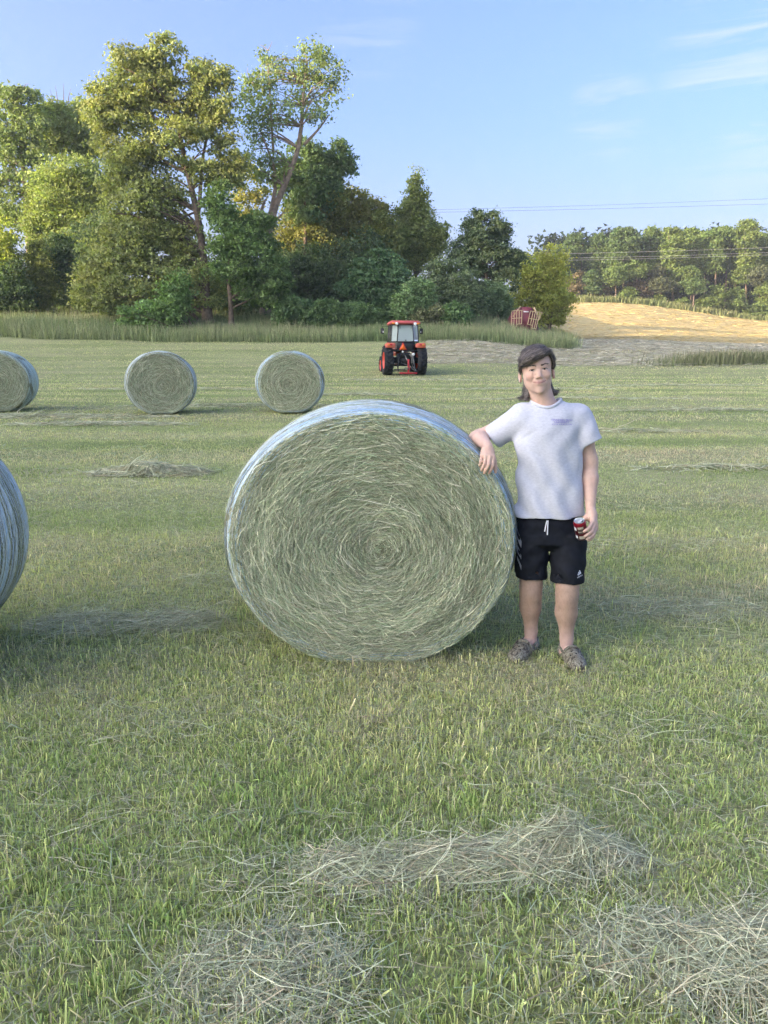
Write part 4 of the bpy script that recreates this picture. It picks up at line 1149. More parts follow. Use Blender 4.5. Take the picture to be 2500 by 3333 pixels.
# ------------------------------------------------------------------ smooth solids: distance fields meshed by surface nets
class Field:
    def __init__(self, lo, hi, h):
        self.h = h; self.lo = np.array(lo, float)
        self.n = np.ceil((np.array(hi) - self.lo) / h).astype(int) + 1
        self.f = np.full(self.n, 9.0, np.float32)
    def sub(self, lo, hi):
        a = np.maximum(np.floor((np.array(lo) - self.lo) / self.h).astype(int), 0)
        b = np.minimum(np.ceil((np.array(hi) - self.lo) / self.h).astype(int) + 1, self.n)
        b = np.maximum(b, a)
        g = [self.lo[i] + self.h * np.arange(a[i], b[i]) for i in range(3)]
        X, Y, Z = np.meshgrid(*[q.astype(np.float32) for q in g], indexing='ij')
        return tuple(slice(a[i], b[i]) for i in range(3)), X, Y, Z
    def put(self, fn, lo, hi, k=.01, mode='add'):
        m = max(k, .012) + 3 * self.h
        sl, X, Y, Z = self.sub(np.array(lo) - m, np.array(hi) + m)
        if X.size == 0: return
        d = fn(X, Y, Z); f = self.f[sl]
        if mode == 'add':
            hh = np.clip(.5 + .5 * (f - d) / k, 0, 1); self.f[sl] = f * (1 - hh) + d * hh - k * hh * (1 - hh)
        else:
            d = -d; hh = np.clip(.5 - .5 * (f - d) / k, 0, 1); self.f[sl] = f * (1 - hh) + d * hh + k * hh * (1 - hh)
    def cone(self, a, b, r1, r2, k=.01, mode='add'):
        a = np.array(a, float); b = np.array(b, float); r = max(r1, r2)
        ba = b - a; L2 = float(ba @ ba) + 1e-12
        def fn(X, Y, Z):
            t = np.clip(((X - a[0]) * ba[0] + (Y - a[1]) * ba[1] + (Z - a[2]) * ba[2]) / L2, 0, 1)
            return np.sqrt((X - a[0] - t * ba[0]) ** 2 + (Y - a[1] - t * ba[1]) ** 2 + (Z - a[2] - t * ba[2]) ** 2) - (r1 + (r2 - r1) * t)
        self.put(fn, np.minimum(a, b) - r, np.maximum(a, b) + r, k, mode)
    def chain(self, pts, rs, k=.01, mode='add'):
        for i in range(len(pts) - 1):
            self.cone(pts[i], pts[i + 1], rs[i], rs[i + 1], k, mode)
    def ell(self, c, r, k=.01, mode='add', M=None):
        """ellipsoid; M: rotation matrix (rows = local axes in world)"""
        c = np.array(c, float); r = np.array(r, float)
        Mx = np.eye(3) if M is None else np.array(M)
        def fn(X, Y, Z):
            dx, dy, dz = X - c[0], Y - c[1], Z - c[2]
            q = [(Mx[i, 0] * dx + Mx[i, 1] * dy + Mx[i, 2] * dz) for i in range(3)]
            k0 = np.sqrt(sum((q[i] / r[i]) ** 2 for i in range(3))) + 1e-6
            k1 = np.sqrt(sum((q[i] / r[i] ** 2) ** 2 for i in range(3))) + 1e-6
            return k0 * (k0 - 1) / k1
        R_ = r.max()
        self.put(fn, c - R_, c + R_, k, mode)
    def loft(self, rows, k=.01, mode='add', wrinkle=None):
        """stack of ellipses: rows of (z, cx, cy, rx, ry), any order"""
        rows = sorted(rows); z = np.array([q[0] for q in rows]); A = np.array([q[1:] for q in rows])
        zz = np.linspace(z[0], z[-1], 80)
        T = np.stack([np.interp(zz, z, A[:, i]) for i in range(4)], 1)
        for _ in range(6): T[1:-1] = (T[:-2] + 2 * T[1:-1] + T[2:]) / 4
        def fn(X, Y, Z):
            zc = np.clip(Z, z[0], z[-1])
            cx, cy, rx, ry = [np.interp(zc, zz, T[:, i]).astype(np.float32) for i in range(4)]
            q = np.sqrt(((X - cx) / rx) ** 2 + ((Y - cy) / ry) ** 2)
            d = (q - 1) * np.minimum(rx, ry) * (.6 + .4 * np.clip(q, 0, 1))
            if wrinkle is not None: d = d + wrinkle(X, Y, Z)
            dz = np.abs(Z - zc)
            return np.where(dz > 0, np.sqrt(np.maximum(d, 0) ** 2 + dz ** 2) + np.minimum(d, 0), d)
        lo = np.array([(T[:, 0] - T[:, 2]).min(), (T[:, 1] - T[:, 3]).min(), z[0]])
        hi = np.array([(T[:, 0] + T[:, 2]).max(), (T[:, 1] + T[:, 3]).max(), z[-1]])
        self.put(fn, lo - .01, hi + .01, k, mode)
    def cut(self, fn, lo=None, hi=None):
        """keep only where fn < 0"""
        lo = self.lo if lo is None else lo; hi = self.lo + self.h * (self.n - 1) if hi is None else hi
        sl, X, Y, Z = self.sub(lo, hi)
        self.f[sl] = np.maximum(self.f[sl], fn(X, Y, Z))
    def mesh(self, relax=1):
        f = self.f; ins = f < 0
        nx, ny, nz = f.shape
        s = np.zeros((nx - 1, ny - 1, nz - 1), np.int8)
        for i in (0, 1):
            for j in (0, 1):
                for k in (0, 1):
                    s += ins[i:nx - 1 + i, j:ny - 1 + j, k:nz - 1 + k]
        act = np.argwhere((s > 0) & (s < 8))
        idx = np.full(s.shape, -1, np.int32); idx[tuple(act.T)] = np.arange(len(act))
        acc = np.zeros((len(act), 3)); cnt = np.zeros(len(act))
        cor = [(i, j, k) for i in (0, 1) for j in (0, 1) for k in (0, 1)]
        for a in cor:
            for ax in range(3):
                if a[ax]: continue
                b = list(a); b[ax] = 1
                fa = f[tuple((act + a).T)]; fb = f[tuple((act + b).T)]
                c = (fa < 0) != (fb < 0)
                t = np.where(c, fa / np.where(c, fa - fb, 1), 0)
                p = np.array(a, float)[None, :].repeat(len(act), 0); p[:, ax] += t
                acc[c] += p[c]; cnt[c] += 1
        V = self.lo + self.h * (act + acc / np.maximum(cnt, 1)[:, None])
        Q = []
        for ax in range(3):
            o1, o2 = [(1, 2), (2, 0), (0, 1)][ax]
            sl0 = [slice(1, -1)] * 3; sl0[ax] = slice(0, -1)
            sl1 = list(sl0); sl1[ax] = slice(1, None)
            a = ins[tuple(sl0)]; b = ins[tuple(sl1)]
            e = np.argwhere(a != b); flip = a[tuple(e.T)]
            off = np.ones(3, int); off[ax] = 0
            g = e + off
            d1 = np.zeros(3, int); d1[o1] = 1; d2 = np.zeros(3, int); d2[o2] = 1
            q = np.stack([idx[tuple((g - d1 - d2).T)], idx[tuple((g - d2).T)], idx[tuple(g.T)], idx[tuple((g - d1).T)]], 1)
            q[~flip] = q[~flip][:, ::-1]
            Q.append(q)
        Q = np.concatenate(Q); Q = Q[(Q >= 0).all(1)]
        for _ in range(relax):
            S = np.zeros_like(V); n = np.zeros(len(V))
            for i in range(4):
                j = (i + 1) % 4
                np.add.at(S, Q[:, i], V[Q[:, j]]); np.add.at(n, Q[:, i], 1)
                np.add.at(S, Q[:, j], V[Q[:, i]]); np.add.at(n, Q[:, j], 1)
            V = .5 * V + .5 * S / np.maximum(n, 1)[:, None]
        return V, Q

def vnormals(V, Q):
    fn = np.cross(V[Q[:, 2]] - V[Q[:, 0]], V[Q[:, 3]] - V[Q[:, 1]])
    N = np.zeros_like(V)
    for i in range(4): np.add.at(N, Q[:, i], fn)
    return N / (np.linalg.norm(N, axis=1, keepdims=True) + 1e-12)

# ------------------------------------------------------------------ the man beside the bale
def A3(px, py, D): return np.array(at(px, py, D))
GZP = hz1(.88, 4.1)
man = empty('person', (.88, 4.12, GZP))
tag(man, 'young man in pale grey t-shirt and black shorts leaning on the big bale', 'person')

M_SKIN = bpy.data.materials.new('skin'); n, l, b = nodes_of(M_SKIN)
vc = n.new('ShaderNodeVertexColor'); vc.layer_name = 'Col'
tcs = n.new('ShaderNodeTexCoord'); ns = n.new('ShaderNodeTexNoise'); ns.inputs['Scale'].default_value = 70; ns.inputs['Detail'].default_value = 6
l.new(tcs.outputs['Object'], ns.inputs['Vector'])
rs = n.new('ShaderNodeValToRGB'); rs.color_ramp.elements[0].color = (.80, .76, .74, 1); rs.color_ramp.elements[1].color = (1.12, 1.1, 1.1, 1)
l.new(ns.outputs['Fac'], rs.inputs['Fac'])
mxs = n.new('ShaderNodeMixRGB'); mxs.blend_type = 'MULTIPLY'; mxs.inputs['Fac'].default_value = .7
l.new(vc.outputs['Color'], mxs.inputs['Color1']); l.new(rs.outputs['Color'], mxs.inputs['Color2'])
l.new(mxs.outputs['Color'], b.inputs['Base Color'])
b.inputs['Roughness'].default_value = .5; b.inputs['Specular IOR Level'].default_value = .35
b.inputs['Subsurface Weight'].default_value = .12; b.inputs['Subsurface Radius'].default_value = (.012, .005, .003); b.inputs['Subsurface Scale'].default_value = 1.0
M_HAIR = mat_leafy('hair', rough=.45, trans=0, spec=.4)
M_SHIRT = bpy.data.materials.new('heather_shirt'); n, l, b = nodes_of(M_SHIRT)
tcs = n.new('ShaderNodeTexCoord'); mps = n.new('ShaderNodeMapping'); mps.inputs['Scale'].default_value = (1, 1, 2.2)
l.new(tcs.outputs['Object'], mps.inputs['Vector'])
ns = n.new('ShaderNodeTexNoise'); ns.inputs['Scale'].default_value = 60; ns.inputs['Detail'].default_value = 6; ns.inputs['Roughness'].default_value = .7
l.new(mps.outputs['Vector'], ns.inputs['Vector'])
rs = n.new('ShaderNodeValToRGB'); rs.color_ramp.elements[0].position = .34; rs.color_ramp.elements[0].color = (.51, .51, .555, 1)
rs.color_ramp.elements[1].position = .62; rs.color_ramp.elements[1].color = (.61, .61, .655, 1)
l.new(ns.outputs['Fac'], rs.inputs['Fac']); l.new(rs.outputs['Color'], b.inputs['Base Color'])
b.inputs['Roughness'].default_value = .9; b.inputs['Specular IOR Level'].default_value = .15; b.inputs['Sheen Weight'].default_value = .2
ns2 = n.new('ShaderNodeTexNoise'); ns2.inputs['Scale'].default_value = 16; ns2.inputs['Detail'].default_value = 4
l.new(tcs.outputs['Object'], ns2.inputs['Vector'])
bps = n.new('ShaderNodeBump'); bps.inputs['Strength'].default_value = .12; bps.inputs['Distance'].default_value = .012
l.new(ns2.outputs['Fac'], bps.inputs['Height']); l.new(bps.outputs['Normal'], b.inputs['Normal'])
M_SHORTS = mat_plain('black_knit', (.008, .0095, .014), .8, noise=.35, nscale=30, spec=.25, bump=.2)
M_WHITE = mat_plain('white_print', (.78, .78, .80), .6, noise=.04)
M_GREYPRINT = mat_plain('grey_print', (.30, .30, .32), .6, noise=.05)
M_PURPLE = mat_plain('purple_print', (.16, .12, .45), .7, noise=.1)

# --- head frame: origin between the eyes, x to the picture's right, z up the face, y into the head
HO = A3(1752.5, 1203, 4.085)
roll = R(6.5)
ex = np.array([math.cos(roll), 0, math.sin(roll)]); ez = np.array([-math.sin(roll), 0, math.cos(roll)])
yaw = R(-4)
ex = np.array([ex[0] * math.cos(yaw), ex[0] * math.sin(yaw), ex[2]]); ex /= np.linalg.norm(ex)
ez = ez - ex * (ez @ ex); ez /= np.linalg.norm(ez); ey = np.cross(ez, ex)
HM = np.stack([ex, ey, ez])
def HL(x, y, z): return HO + ex * x + ey * y + ez * z

SH_L, EL_L, WR_L = A3(1692, 1352, 4.20), A3(1549, 1428, 4.30), A3(1587, 1452, 4.055)
SH_R, EL_R, WR_R = A3(1898, 1352, 4.20), A3(1921, 1515, 4.20), A3(1922, 1655, 4.10)
HIP_L, KN_L, AN_L = A3(1735, 1745, 4.20), A3(1728, 1912, 4.17), A3(1727, 2085, 4.21)
HIP_R, KN_R, AN_R = A3(1838, 1745, 4.17), A3(1846, 1928, 4.09), A3(1843, 2112, 4.11)
TOE_L, HEEL_L = A3(1676, 2150, 4.03), A3(1733, 2108, 4.26)
TOE_R, HEEL_R = A3(1884, 2183, 3.91), A3(1837, 2137, 4.16)
for q in (TOE_L, HEEL_L): q[2] = GZP + .035
for q in (TOE_R, HEEL_R): q[2] = GZP + .035

B = Field((.40, 3.84, GZP - .02), (1.28, 4.48, 1.80), .0047)
# legs
for hip, kn, an, toe, heel in ((HIP_L, KN_L, AN_L, TOE_L, HEEL_L), (HIP_R, KN_R, AN_R, TOE_R, HEEL_R)):
    up = np.array([0, 0, 1.0])
    B.cone(hip, kn + up * .03, .080, .058, .03)
    B.cone(kn + up * .03, kn - up * .04, .0575, .053, .03)
    calf = kn * .64 + an * .36 + np.array([0, .012, 0])
    B.cone(kn - up * .03, calf, .053, .0545, .04)
    B.cone(calf, an + up * .06, .0545, .0355, .04)
    B.cone(an + up * .06, an - up * .01, .034, .035, .02)
    B.ell(kn + np.array([0, -.040, -.008]), (.024, .018, .028), .02)
    side = np.sign(an[0] - (AN_L[0] + AN_R[0]) / 2)
    B.ell(an + np.array([side * .028, .01, .0]), (.012, .014, .014), .012)
    foot = toe - heel; foot /= np.linalg.norm(foot)
    B.cone(an - up * .02, heel + foot * .10 + up * .02, .034, .032, .02)
    B.cone(heel + foot * .04 + up * .005, toe - foot * .06, .030, .026, .02)
# trunk
def TR(py, xl, xr, D, ry):
    a, c = A3(xl, py, D), A3(xr, py, D)
    return ((a[2] + c[2]) / 2, (a[0] + c[0]) / 2, D, (c[0] - a[0]) / 2, ry)
trunk_rows = [TR(1330, 1712, 1862, 4.19, .070), TR(1360, 1692, 1884, 4.19, .088), TR(1420, 1690, 1876, 4.18, .098), TR(1500, 1696, 1880, 4.18, .098), TR(1580, 1700, 1884, 4.18, .096),
              TR(1640, 1702, 1880, 4.185, .088), TR(1690, 1702, 1874, 4.19, .080), TR(1740, 1700, 1874, 4.19, .085)]
B.loft(trunk_rows, .03)
# arms
NB = A3(1776, 1322, 4.20)
B.cone(NB + np.array([0, 0, -.02]), SH_L + np.array([0, 0, -.012]), .046, .040, .03); B.cone(NB + np.array([0, 0, -.02]), SH_R + np.array([0, 0, -.012]), .046, .040, .03)
B.cone(SH_L + np.array([0, 0, -.014]), EL_L + (SH_L - EL_L) * .10, .045, .039, .02); B.cone(EL_L + (SH_L - EL_L) * .1, EL_L, .039, .038, .02)
mid = EL_L * .66 + WR_L * .34 + np.array([.004, 0, .010])
B.cone(EL_L, mid, .039, .044, .02); B.cone(mid, WR_L, .043, .027, .02)
B.cone(SH_R + np.array([-.004, 0, -.016]), EL_R + (SH_R - EL_R) * .1, .046, .042, .02); B.cone(EL_R + (SH_R - EL_R) * .1, EL_R, .042, .038, .02)
mid = EL_R * .68 + WR_R * .32
B.cone(EL_R, mid, .039, .042, .02); B.cone(mid, WR_R, .042, .026, .02)
# hanging hand on the bale: wrist, palm, four fingers and a thumb
DK = 4.003
kn = [A3(1606, 1487, DK), A3(1594, 1483.5, DK - .004), A3(1581.5, 1482, DK - .002), A3(1569, 1483, DK + .006)]
pip = [A3(1604, 1514, DK - .016), A3(1591.5, 1511, DK - .022), A3(1578, 1507, DK - .018), A3(1565, 1502, DK - .006)]
dip = [A3(1598, 1530, DK - .012), A3(1583, 1528, DK - .018), A3(1572, 1521, DK - .014), A3(1562.5, 1511, DK - .004)]
tip = [A3(1592, 1540, DK - .002), A3(1576, 1540, DK - .008), A3(1567.5, 1531, DK - .006), A3(1561, 1518, DK + .002)]
for i, q in enumerate(kn):
    B.cone(WR_L + (q - WR_L) * .12, q, .0175, .0125, .012)
pc = (kn[1] + kn[2]) / 2 * .55 + WR_L * .45
B.ell(pc, (.036, .018, .036), .012)
for i in range(4):
    r = (.0095, .0098, .0092, .0080)[i]
    B.chain([kn[i], pip[i], dip[i], tip[i]], [r * 1.12, r, r * .92, r * .78], .0035)
B.chain([WR_L * .6 + kn[0] * .4 + np.array([.008, .012, 0]), A3(1611, 1505, DK + .028), A3(1612.5, 1524, DK + .022), A3(1613, 1537, DK + .016)], [.015, .0115, .0105, .0085], .004)
# hand round the can
CT, CB = A3(1885, 1693, 3.992), A3(1896.5, 1752, 4.040)
cax = (CT - CB) / np.linalg.norm(CT - CB); CC = (CT + CB) / 2; CR = .033
kn = [A3(1929, 1697, 4.030), A3(1936, 1703, 4.036), A3(1940, 1712, 4.044), A3(1940, 1722, 4.054)]
pip = [A3(1917, 1719, 3.992), A3(1925, 1731, 3.996), A3(1931, 1741, 4.004), A3(1931, 1747, 4.02)]
dip = [A3(1908, 1726, 3.982), A3(1913, 1740, 3.986), A3(1919, 1750, 3.994), A3(1921, 1756, 4.01)]
tip = [A3(1901, 1730, 3.981), A3(1904, 1746, 3.985), A3(1910, 1755, 3.994), A3(1914, 1760, 4.01)]
for i, q in enumerate(kn):
    B.cone(WR_R + (q - WR_R) * .15, q, .0175, .0130, .012)
B.ell((kn[1] + WR_R) / 2 + np.array([-.004, .004, 0]), (.030, .022, .040), .015)
for i in range(4):
    r = (.0095, .0098, .0092, .0080)[i]
    B.chain([kn[i], pip[i], dip[i], tip[i]], [r * 1.15, r, r * .95, r * .8], .0035)
B.chain([WR_R + np.array([-.012, -.01, -.03]), A3(1908, 1684, 4.070), A3(1893, 1700, 4.082), A3(1882, 1708, 4.074)], [.017, .0135, .0115, .009], .008)
# neck and head
B.cone(HL(0, .095, -.05), NB + np.array([0, 0, -.02]), .058, .064, .02)
B.cone(HL(.0, .06, -.11), NB + np.array([0, -.02, -.01]), .030, .045, .03)
B.ell(HL(0, .088, .035), (.0815, .098, .086), .02, M=HM)
B.ell(HL(0, .066, -.038), (.0705, .070, .078), .03, M=HM)
B.ell(HL(0, .046, -.083), (.045, .046, .034), .022, M=HM)
B.ell(HL(0, .010, -.109), (.020, .016, .017), .020, M=HM)
for s in (-1, 1):
    B.ell(HL(s * .048, .064, -.068), (.013, .022, .018), .026, M=HM)
    B.ell(HL(s * .041, .020, -.030), (.023, .020, .018), .018, M=HM)
    B.cone(HL(s * .012, .004, .020), HL(s * .052, .018, .022), .0105, .010, .014)
    B.ell(HL(s * .0325, -.0045, -.001), (.0165, .0115, .0085), .009, 'cut', M=HM)
    B.chain([HL(s * .018, .004, .004), HL(s * .031, -.0015, .0095), HL(s * .048, .007, .003)], [.0035, .0045, .0035], .006)
    B.chain([HL(s * .018, .006, -.009), HL(s * .033, .0030, -.0115), HL(s * .047, .010, -.007)], [.003, .0035, .003], .012)
    B.ell(HL(s * .089, .090, -.030), (.0105, .018, .032), .006, M=HM)
    B.ell(HL(s * .094, .086, -.026), (.005, .010, .018), .005, 'cut', M=HM)
B.chain([HL(0, .006, .004), HL(0, -.006, -.014), HL(0, -.020, -.034)], [.0085, .0085, .0110], .012)
for s in (-1, 1):
    B.ell(HL(s * .0125, -.006, -.039), (.0075, .010, .0072), .007, M=HM)
    B.ell(HL(s * .0065, -.014, -.0465), (.0036, .005, .0035), .003, 'cut', M=HM)
B.ell(HL(0, .010, -.064), (.034, .017, .020), .018, M=HM)
B.chain([HL(-.034, .008, -.0585), HL(-.012, -.0075, -.0630), HL(0, -.0095, -.0640), HL(.012, -.0075, -.0630), HL(.034, .008, -.0575)], [.0025, .0044, .0042, .0044, .0025], .004)
B.chain([HL(-.027, .005, -.0655), HL(-.010, -.006, -.0718), HL(.010, -.006, -.0718), HL(.027, .005, -.0645)], [.003, .0055, .0055, .003], .004)
B.chain([HL(-.039, .006, -.0590), HL(-.016, -.0105, -.0665), HL(0, -.0145, -.0685), HL(.016, -.0105, -.0665), HL(.039, .006, -.0575)], [.0024, .0026, .0026, .0026, .0024], .0025, 'cut')
for s in (-1, 1):
    B.chain([HL(s * .024, .002, -.040), HL(s * .038, .004, -.056), HL(s * .040, .010, -.066)], [.0015, .0022, .0015], .006, 'cut')
V, Q = B.mesh(1)
L_ = (V - HO) @ HM.T
C = np.tile((.67, .455, .35), (len(V), 1))
leg = sstep(.62, .45, V[:, 2] - GZP)[:, None]
C = C * (1 - leg) + np.array([.46, .315, .235]) * leg
pale = sstep(.22, .10, V[:, 2] - GZP)[:, None]
C = C * (1 - pale) + np.array([.56, .385, .32]) * pale
hairy = (leg[:, 0] * (1 - pale[:, 0]))
C = C * (1 + (.10 * fbm(V[:, 0] * 60, V[:, 2] * 30, 3) - .16 * np.clip(vnoise(V[:, 0] * 260, V[:, 2] * 110, 5), 0, 1) * hairy))[:, None]
def spot(c, r, p=2.0):
    d = np.sqrt((((L_ - np.array(c)) / np.array(r)) ** 2).sum(1)); return np.clip(1 - d, 0, 1)[:, None] ** (1 / p)
head = (L_[:, 2] > -.16)[:, None]
for s in (-1, 1):
    w = spot((s * .045, .01, -.034), (.034, .04, .028), 1) * .45 * head; C = C * (1 - w) + np.array([.64, .33, .28]) * w
    w = spot((s * .088, .090, -.028), (.016, .03, .036), 2) * .5 * head; C = C * (1 - w) + np.array([.60, .33, .28]) * w
w = spot((0, -.02, -.034), (.02, .02, .018), 1) * .45 * head; C = C * (1 - w) + np.array([.60, .35, .30]) * w
lipd = np.abs(L_[:, 2] - (-.0665 + .005 * (L_[:, 0] / .028) ** 2)); lw = np.clip(1 - (L_[:, 0] / .034) ** 2, 0, 1)
w = (np.clip(1 - lipd / (.0095 * np.sqrt(lw) + 1e-4), 0, 1) * (L_[:, 1] < .012) * (L_[:, 1] > -.03))[:, None] ** .6 * .8; C = C * (1 - w) + np.array([.50, .235, .22]) * w
w = (np.clip(1 - np.abs(L_[:, 2] - (-.0683 + .0095 * (L_[:, 0] / .038) ** 2)) / .0034, 0, 1) * (np.abs(L_[:, 0]) < .040) * (L_[:, 1] < .014) * (L_[:, 1] > -.03))[:, None] * .8; C = C * (1 - w) + np.array([.20, .085, .075]) * w  # dark lip line: shade of the mouth slit put into the skin colour
w = spot((0, .02, -.092), (.060, .05, .035), 1) * .22 * head; C = C * (1 - w) + np.array([.42, .33, .28]) * w   # light stubble
knu = np.zeros(len(V))
for q in pip + kn: knu = np.maximum(knu, np.clip(1 - np.linalg.norm(V - q, axis=1) / .018, 0, 1))
w = (knu * .3)[:, None]; C = C * (1 - w) + np.array([.58, .32, .26]) * w
link('body', mesh_np('body', V, Q, C, smooth=True), M_SKIN, man)
head_v = np.where((L_[Q].mean(1)[:, 2] > -.13))[0]
head_bvh = BVHTree.FromPolygons([tuple(v) for v in V], [tuple(int(i) for i in Q[j]) for j in head_v])
def on_face(x, z, lift=.0012):
    h = head_bvh.ray_cast(Vector(HL(x, -.08, z)), Vector(ey))
    return np.array(h[0]) - ey * lift if h[0] is not None else HL(x, -.008, z)

# --- eyes, brows
M_EYE = mat_plain('eye_white', (.62, .58, .56), .3, noise=.03)
M_IRIS = mat_plain('iris', (.05, .035, .025), .2, noise=.2, nscale=300)
M_BROW = mat_plain('brow_hair', (.075, .055, .042), .7, noise=.3, nscale=300)
for s in (-1, 1):
    bm = bmesh.new(); bmesh.ops.create_uvsphere(bm, u_segments=16, v_segments=10, radius=1)
    me = bpy.data.meshes.new('eye'); bm.to_mesh(me); bm.free()
    Mt = Matrix([[*(ex * .0125), 0], [*(ey * .006), 0], [*(ez * .0036), 0], [0, 0, 0, 1]]).transposed(); c = HL(s * .0325, .0022, -.0005); Mt.translation = Vector(c)
    me.transform(Mt); me.polygons.foreach_set('use_smooth', np.ones(len(me.polygons), bool))
    eye = link('eye', me, M_EYE, man)
    bm = bmesh.new(); bmesh.ops.create_uvsphere(bm, u_segments=14, v_segments=8, radius=1)
    me = bpy.data.meshes.new('iris'); bm.to_mesh(me); bm.free()
    Mt = Matrix([[*(ex * .0056), 0], [*(ey * .0028), 0], [*(ez * .0040), 0], [0, 0, 0, 1]]).transposed(); Mt.translation = Vector(HL(s * .0325 - .001, -.0030, -.0003))
    me.transform(Mt); link('iris', me, M_IRIS, eye)
    # upper lash line
    mb = MB(); mb.tube([HL(s * .0185, .0010, .0010), HL(s * .026, -.0050, .0040), HL(s * .034, -.0058, .0046), HL(s * .042, -.0026, .0030), HL(s * .0485, .004, -.0008)], [.0009, .0017, .0019, .0017, .0009], 6)
    mb.build('eyelashes', M_BROW, man, world=True, smooth=True)
    nb = 90; t = rng.uniform(0, 1, nb)
    bx = s * (.014 + .038 * t); bz = .0205 + .0055 * np.sin(t * 2.5) + rng.normal(0, .0015, nb) * (1.2 - t); by = -.0075 + .013 * t ** 2 - .001
    P0 = np.array([on_face(x, z) for x, z in zip(bx, bz)])
    dr = ex * s * 1.0 + ez * .25
    tt = np.linspace(-.5, .5, 3)[None, :, None]
    P = P0[:, None, :] + tt * (dr[None, None, :] + rng.normal(0, .18, (nb, 1, 3))) * rng.uniform(.006, .010, (nb, 1, 1))
    v, f, c = ribbons(P, np.full(nb, .0020), np.tile((.08, .06, .045), (nb, 1)), N=np.tile(-ey, (nb, 1))[:, None, :] + rng.normal(0, .2, (nb, 1, 3)))
    link('eyebrow', mesh_np('eyebrow', v, f, c), M_HAIR, man)

# --- hair: swept fringe, covered sides, long at the back
Hh = Field(HO + np.array([-.16, -.05, -.20]), HO + np.array([.17, .26, .18]), .0036)
def capfn(X, Y, Z):
    x = (X - HO[0]) * ex[0] + (Y - HO[1]) * ex[1] + (Z - HO[2]) * ex[2]
    y = (X - HO[0]) * ey[0] + (Y - HO[1]) * ey[1] + (Z - HO[2]) * ey[2]
    z = (X - HO[0]) * ez[0] + (Y - HO[1]) * ez[1] + (Z - HO[2]) * ez[2]
    c = (0.003, .092, .040); r = (.0920, .110, .090)
    dx, dy, dz = x - c[0], y - c[1], z - c[2]
    k0 = np.sqrt((dx / r[0]) ** 2 + (dy / r[1]) ** 2 + (dz / r[2]) ** 2) + 1e-6
    k1 = np.sqrt((dx / r[0] ** 2) ** 2 + (dy / r[1] ** 2) ** 2 + (dz / r[2] ** 2) ** 2) + 1e-6
    d = k0 * (k0 - 1) / k1
    d = d + .0022 * np.sin(150 * z + 60 * x + 3 * np.sin(40 * x)) * (z > .02) + .002 * np.sin(170 * x + 40 * y)
    zc = np.interp(x, [-.10, -.078, -.030, .010, .040, .066, .082, .090], [.018, .034, .042, .058, .068, .074, .058, .0])
    half = np.where(x > 0, .090, .083)
    win = np.maximum(np.maximum(z - zc, np.abs(x) - half), y - .075)                 # the face is left free
    win2 = np.maximum(np.maximum(z + .030, y - .115), -.3 + 0 * x)                     # nothing in front of the ears' lower half
    win3 = np.maximum(np.maximum(np.abs(np.abs(x) - .088) - .020, np.abs(y - .090) - .028), z + .006)   # room for the ears
    return np.maximum(np.maximum(np.maximum(d, -win), -win2), np.maximum(-win3, -z - .09))
Hh.put(capfn, HO + np.array([-.13, -.04, -.12]), HO + np.array([.14, .24, .15]), .004)
Hh.chain([HL(.058, .005, .088), HL(.020, -.014, .082), HL(-.025, -.018, .066), HL(-.062, .004, .048), HL(-.083, .036, .034)], [.016, .020, .022, .020, .013], .012)
Hh.chain([HL(.074, .04, .070), HL(.089, .060, .040), HL(.091, .078, .008), HL(.089, .084, -.012)], [.013, .010, .008, .005], .008)
Hh.chain([HL(-.086, .055, .030), HL(-.088, .070, .004), HL(-.086, .076, -.016)], [.010, .007, .004], .008)
Hh.ell(HL(0, .150, -.045), (.060, .046, .085), .02, M=HM)
Hh.chain([HL(-.050, .135, -.04), HL(-.057, .128, -.095), HL(-.070, .112, -.135), HL(-.090, .102, -.144), HL(-.108, .098, -.135)], [.016, .016, .012, .008, .003], .010)
Hh.chain([HL(-.046, .125, -.06), HL(-.048, .110, -.125), HL(-.060, .098, -.150), HL(-.080, .092, -.157)], [.016, .014, .009, .003], .010)
Hh.chain([HL(.056, .138, -.04), HL(.066, .130, -.085), HL(.078, .116, -.122), HL(.095, .106, -.132), HL(.114, .100, -.122)], [.014, .012, .009, .007, .003], .010)
Hh.chain([HL(.056, .125, -.06), HL(.070, .112, -.118), HL(.088, .104, -.142), HL(.104, .098, -.142)], [.014, .011, .007, .003], .010)
HV, HQ = Hh.mesh(1)
HN = vnormals(HV, HQ); HLc = (HV - HO) @ HM.T
hc = np.array([.085, .069, .060]) * (1 + .3 * vnoise(HLc[:, 2] * 160 + HLc[:, 0] * 60, HLc[:, 1] * 90, 2))[:, None]
hair = link('hair', mesh_np('hair', HV, HQ, hc, smooth=True), M_HAIR, man)
k = rng.integers(0, len(HV), 2600); P0 = HV[k]; N0 = HN[k]; q = HLc[k]
top = sstep(.005, .04, q[:, 2])[:, None]; lowb = sstep(-.03, -.07, q[:, 2])[:, None]
g = top * np.stack([np.where(q[:, 0] > .062, .3, -1.0), np.full(len(q), -.10), np.where(q[:, 0] > .062, -.9, -.30 - 3 * np.abs(q[:, 0]))], 1) + (1 - top) * np.stack([np.zeros(len(q)), np.full(len(q), .3), np.full(len(q), -1.0)], 1)
g = g * (1 - lowb) + lowb * np.stack([q[:, 0] * 7 * sstep(-.09, -.13, q[:, 2]), np.zeros(len(q)), np.full(len(q), -1.0) + 1.1 * sstep(-.11, -.14, q[:, 2])], 1)
g = g @ HM
T = g - N0 * (g * N0).sum(1, keepdims=True); T /= np.linalg.norm(T, axis=1, keepdims=True) + 1e-9
T = T + rng.normal(0, .12, T.shape)
Lh = rng.uniform(.018, .046, len(k))[:, None, None]
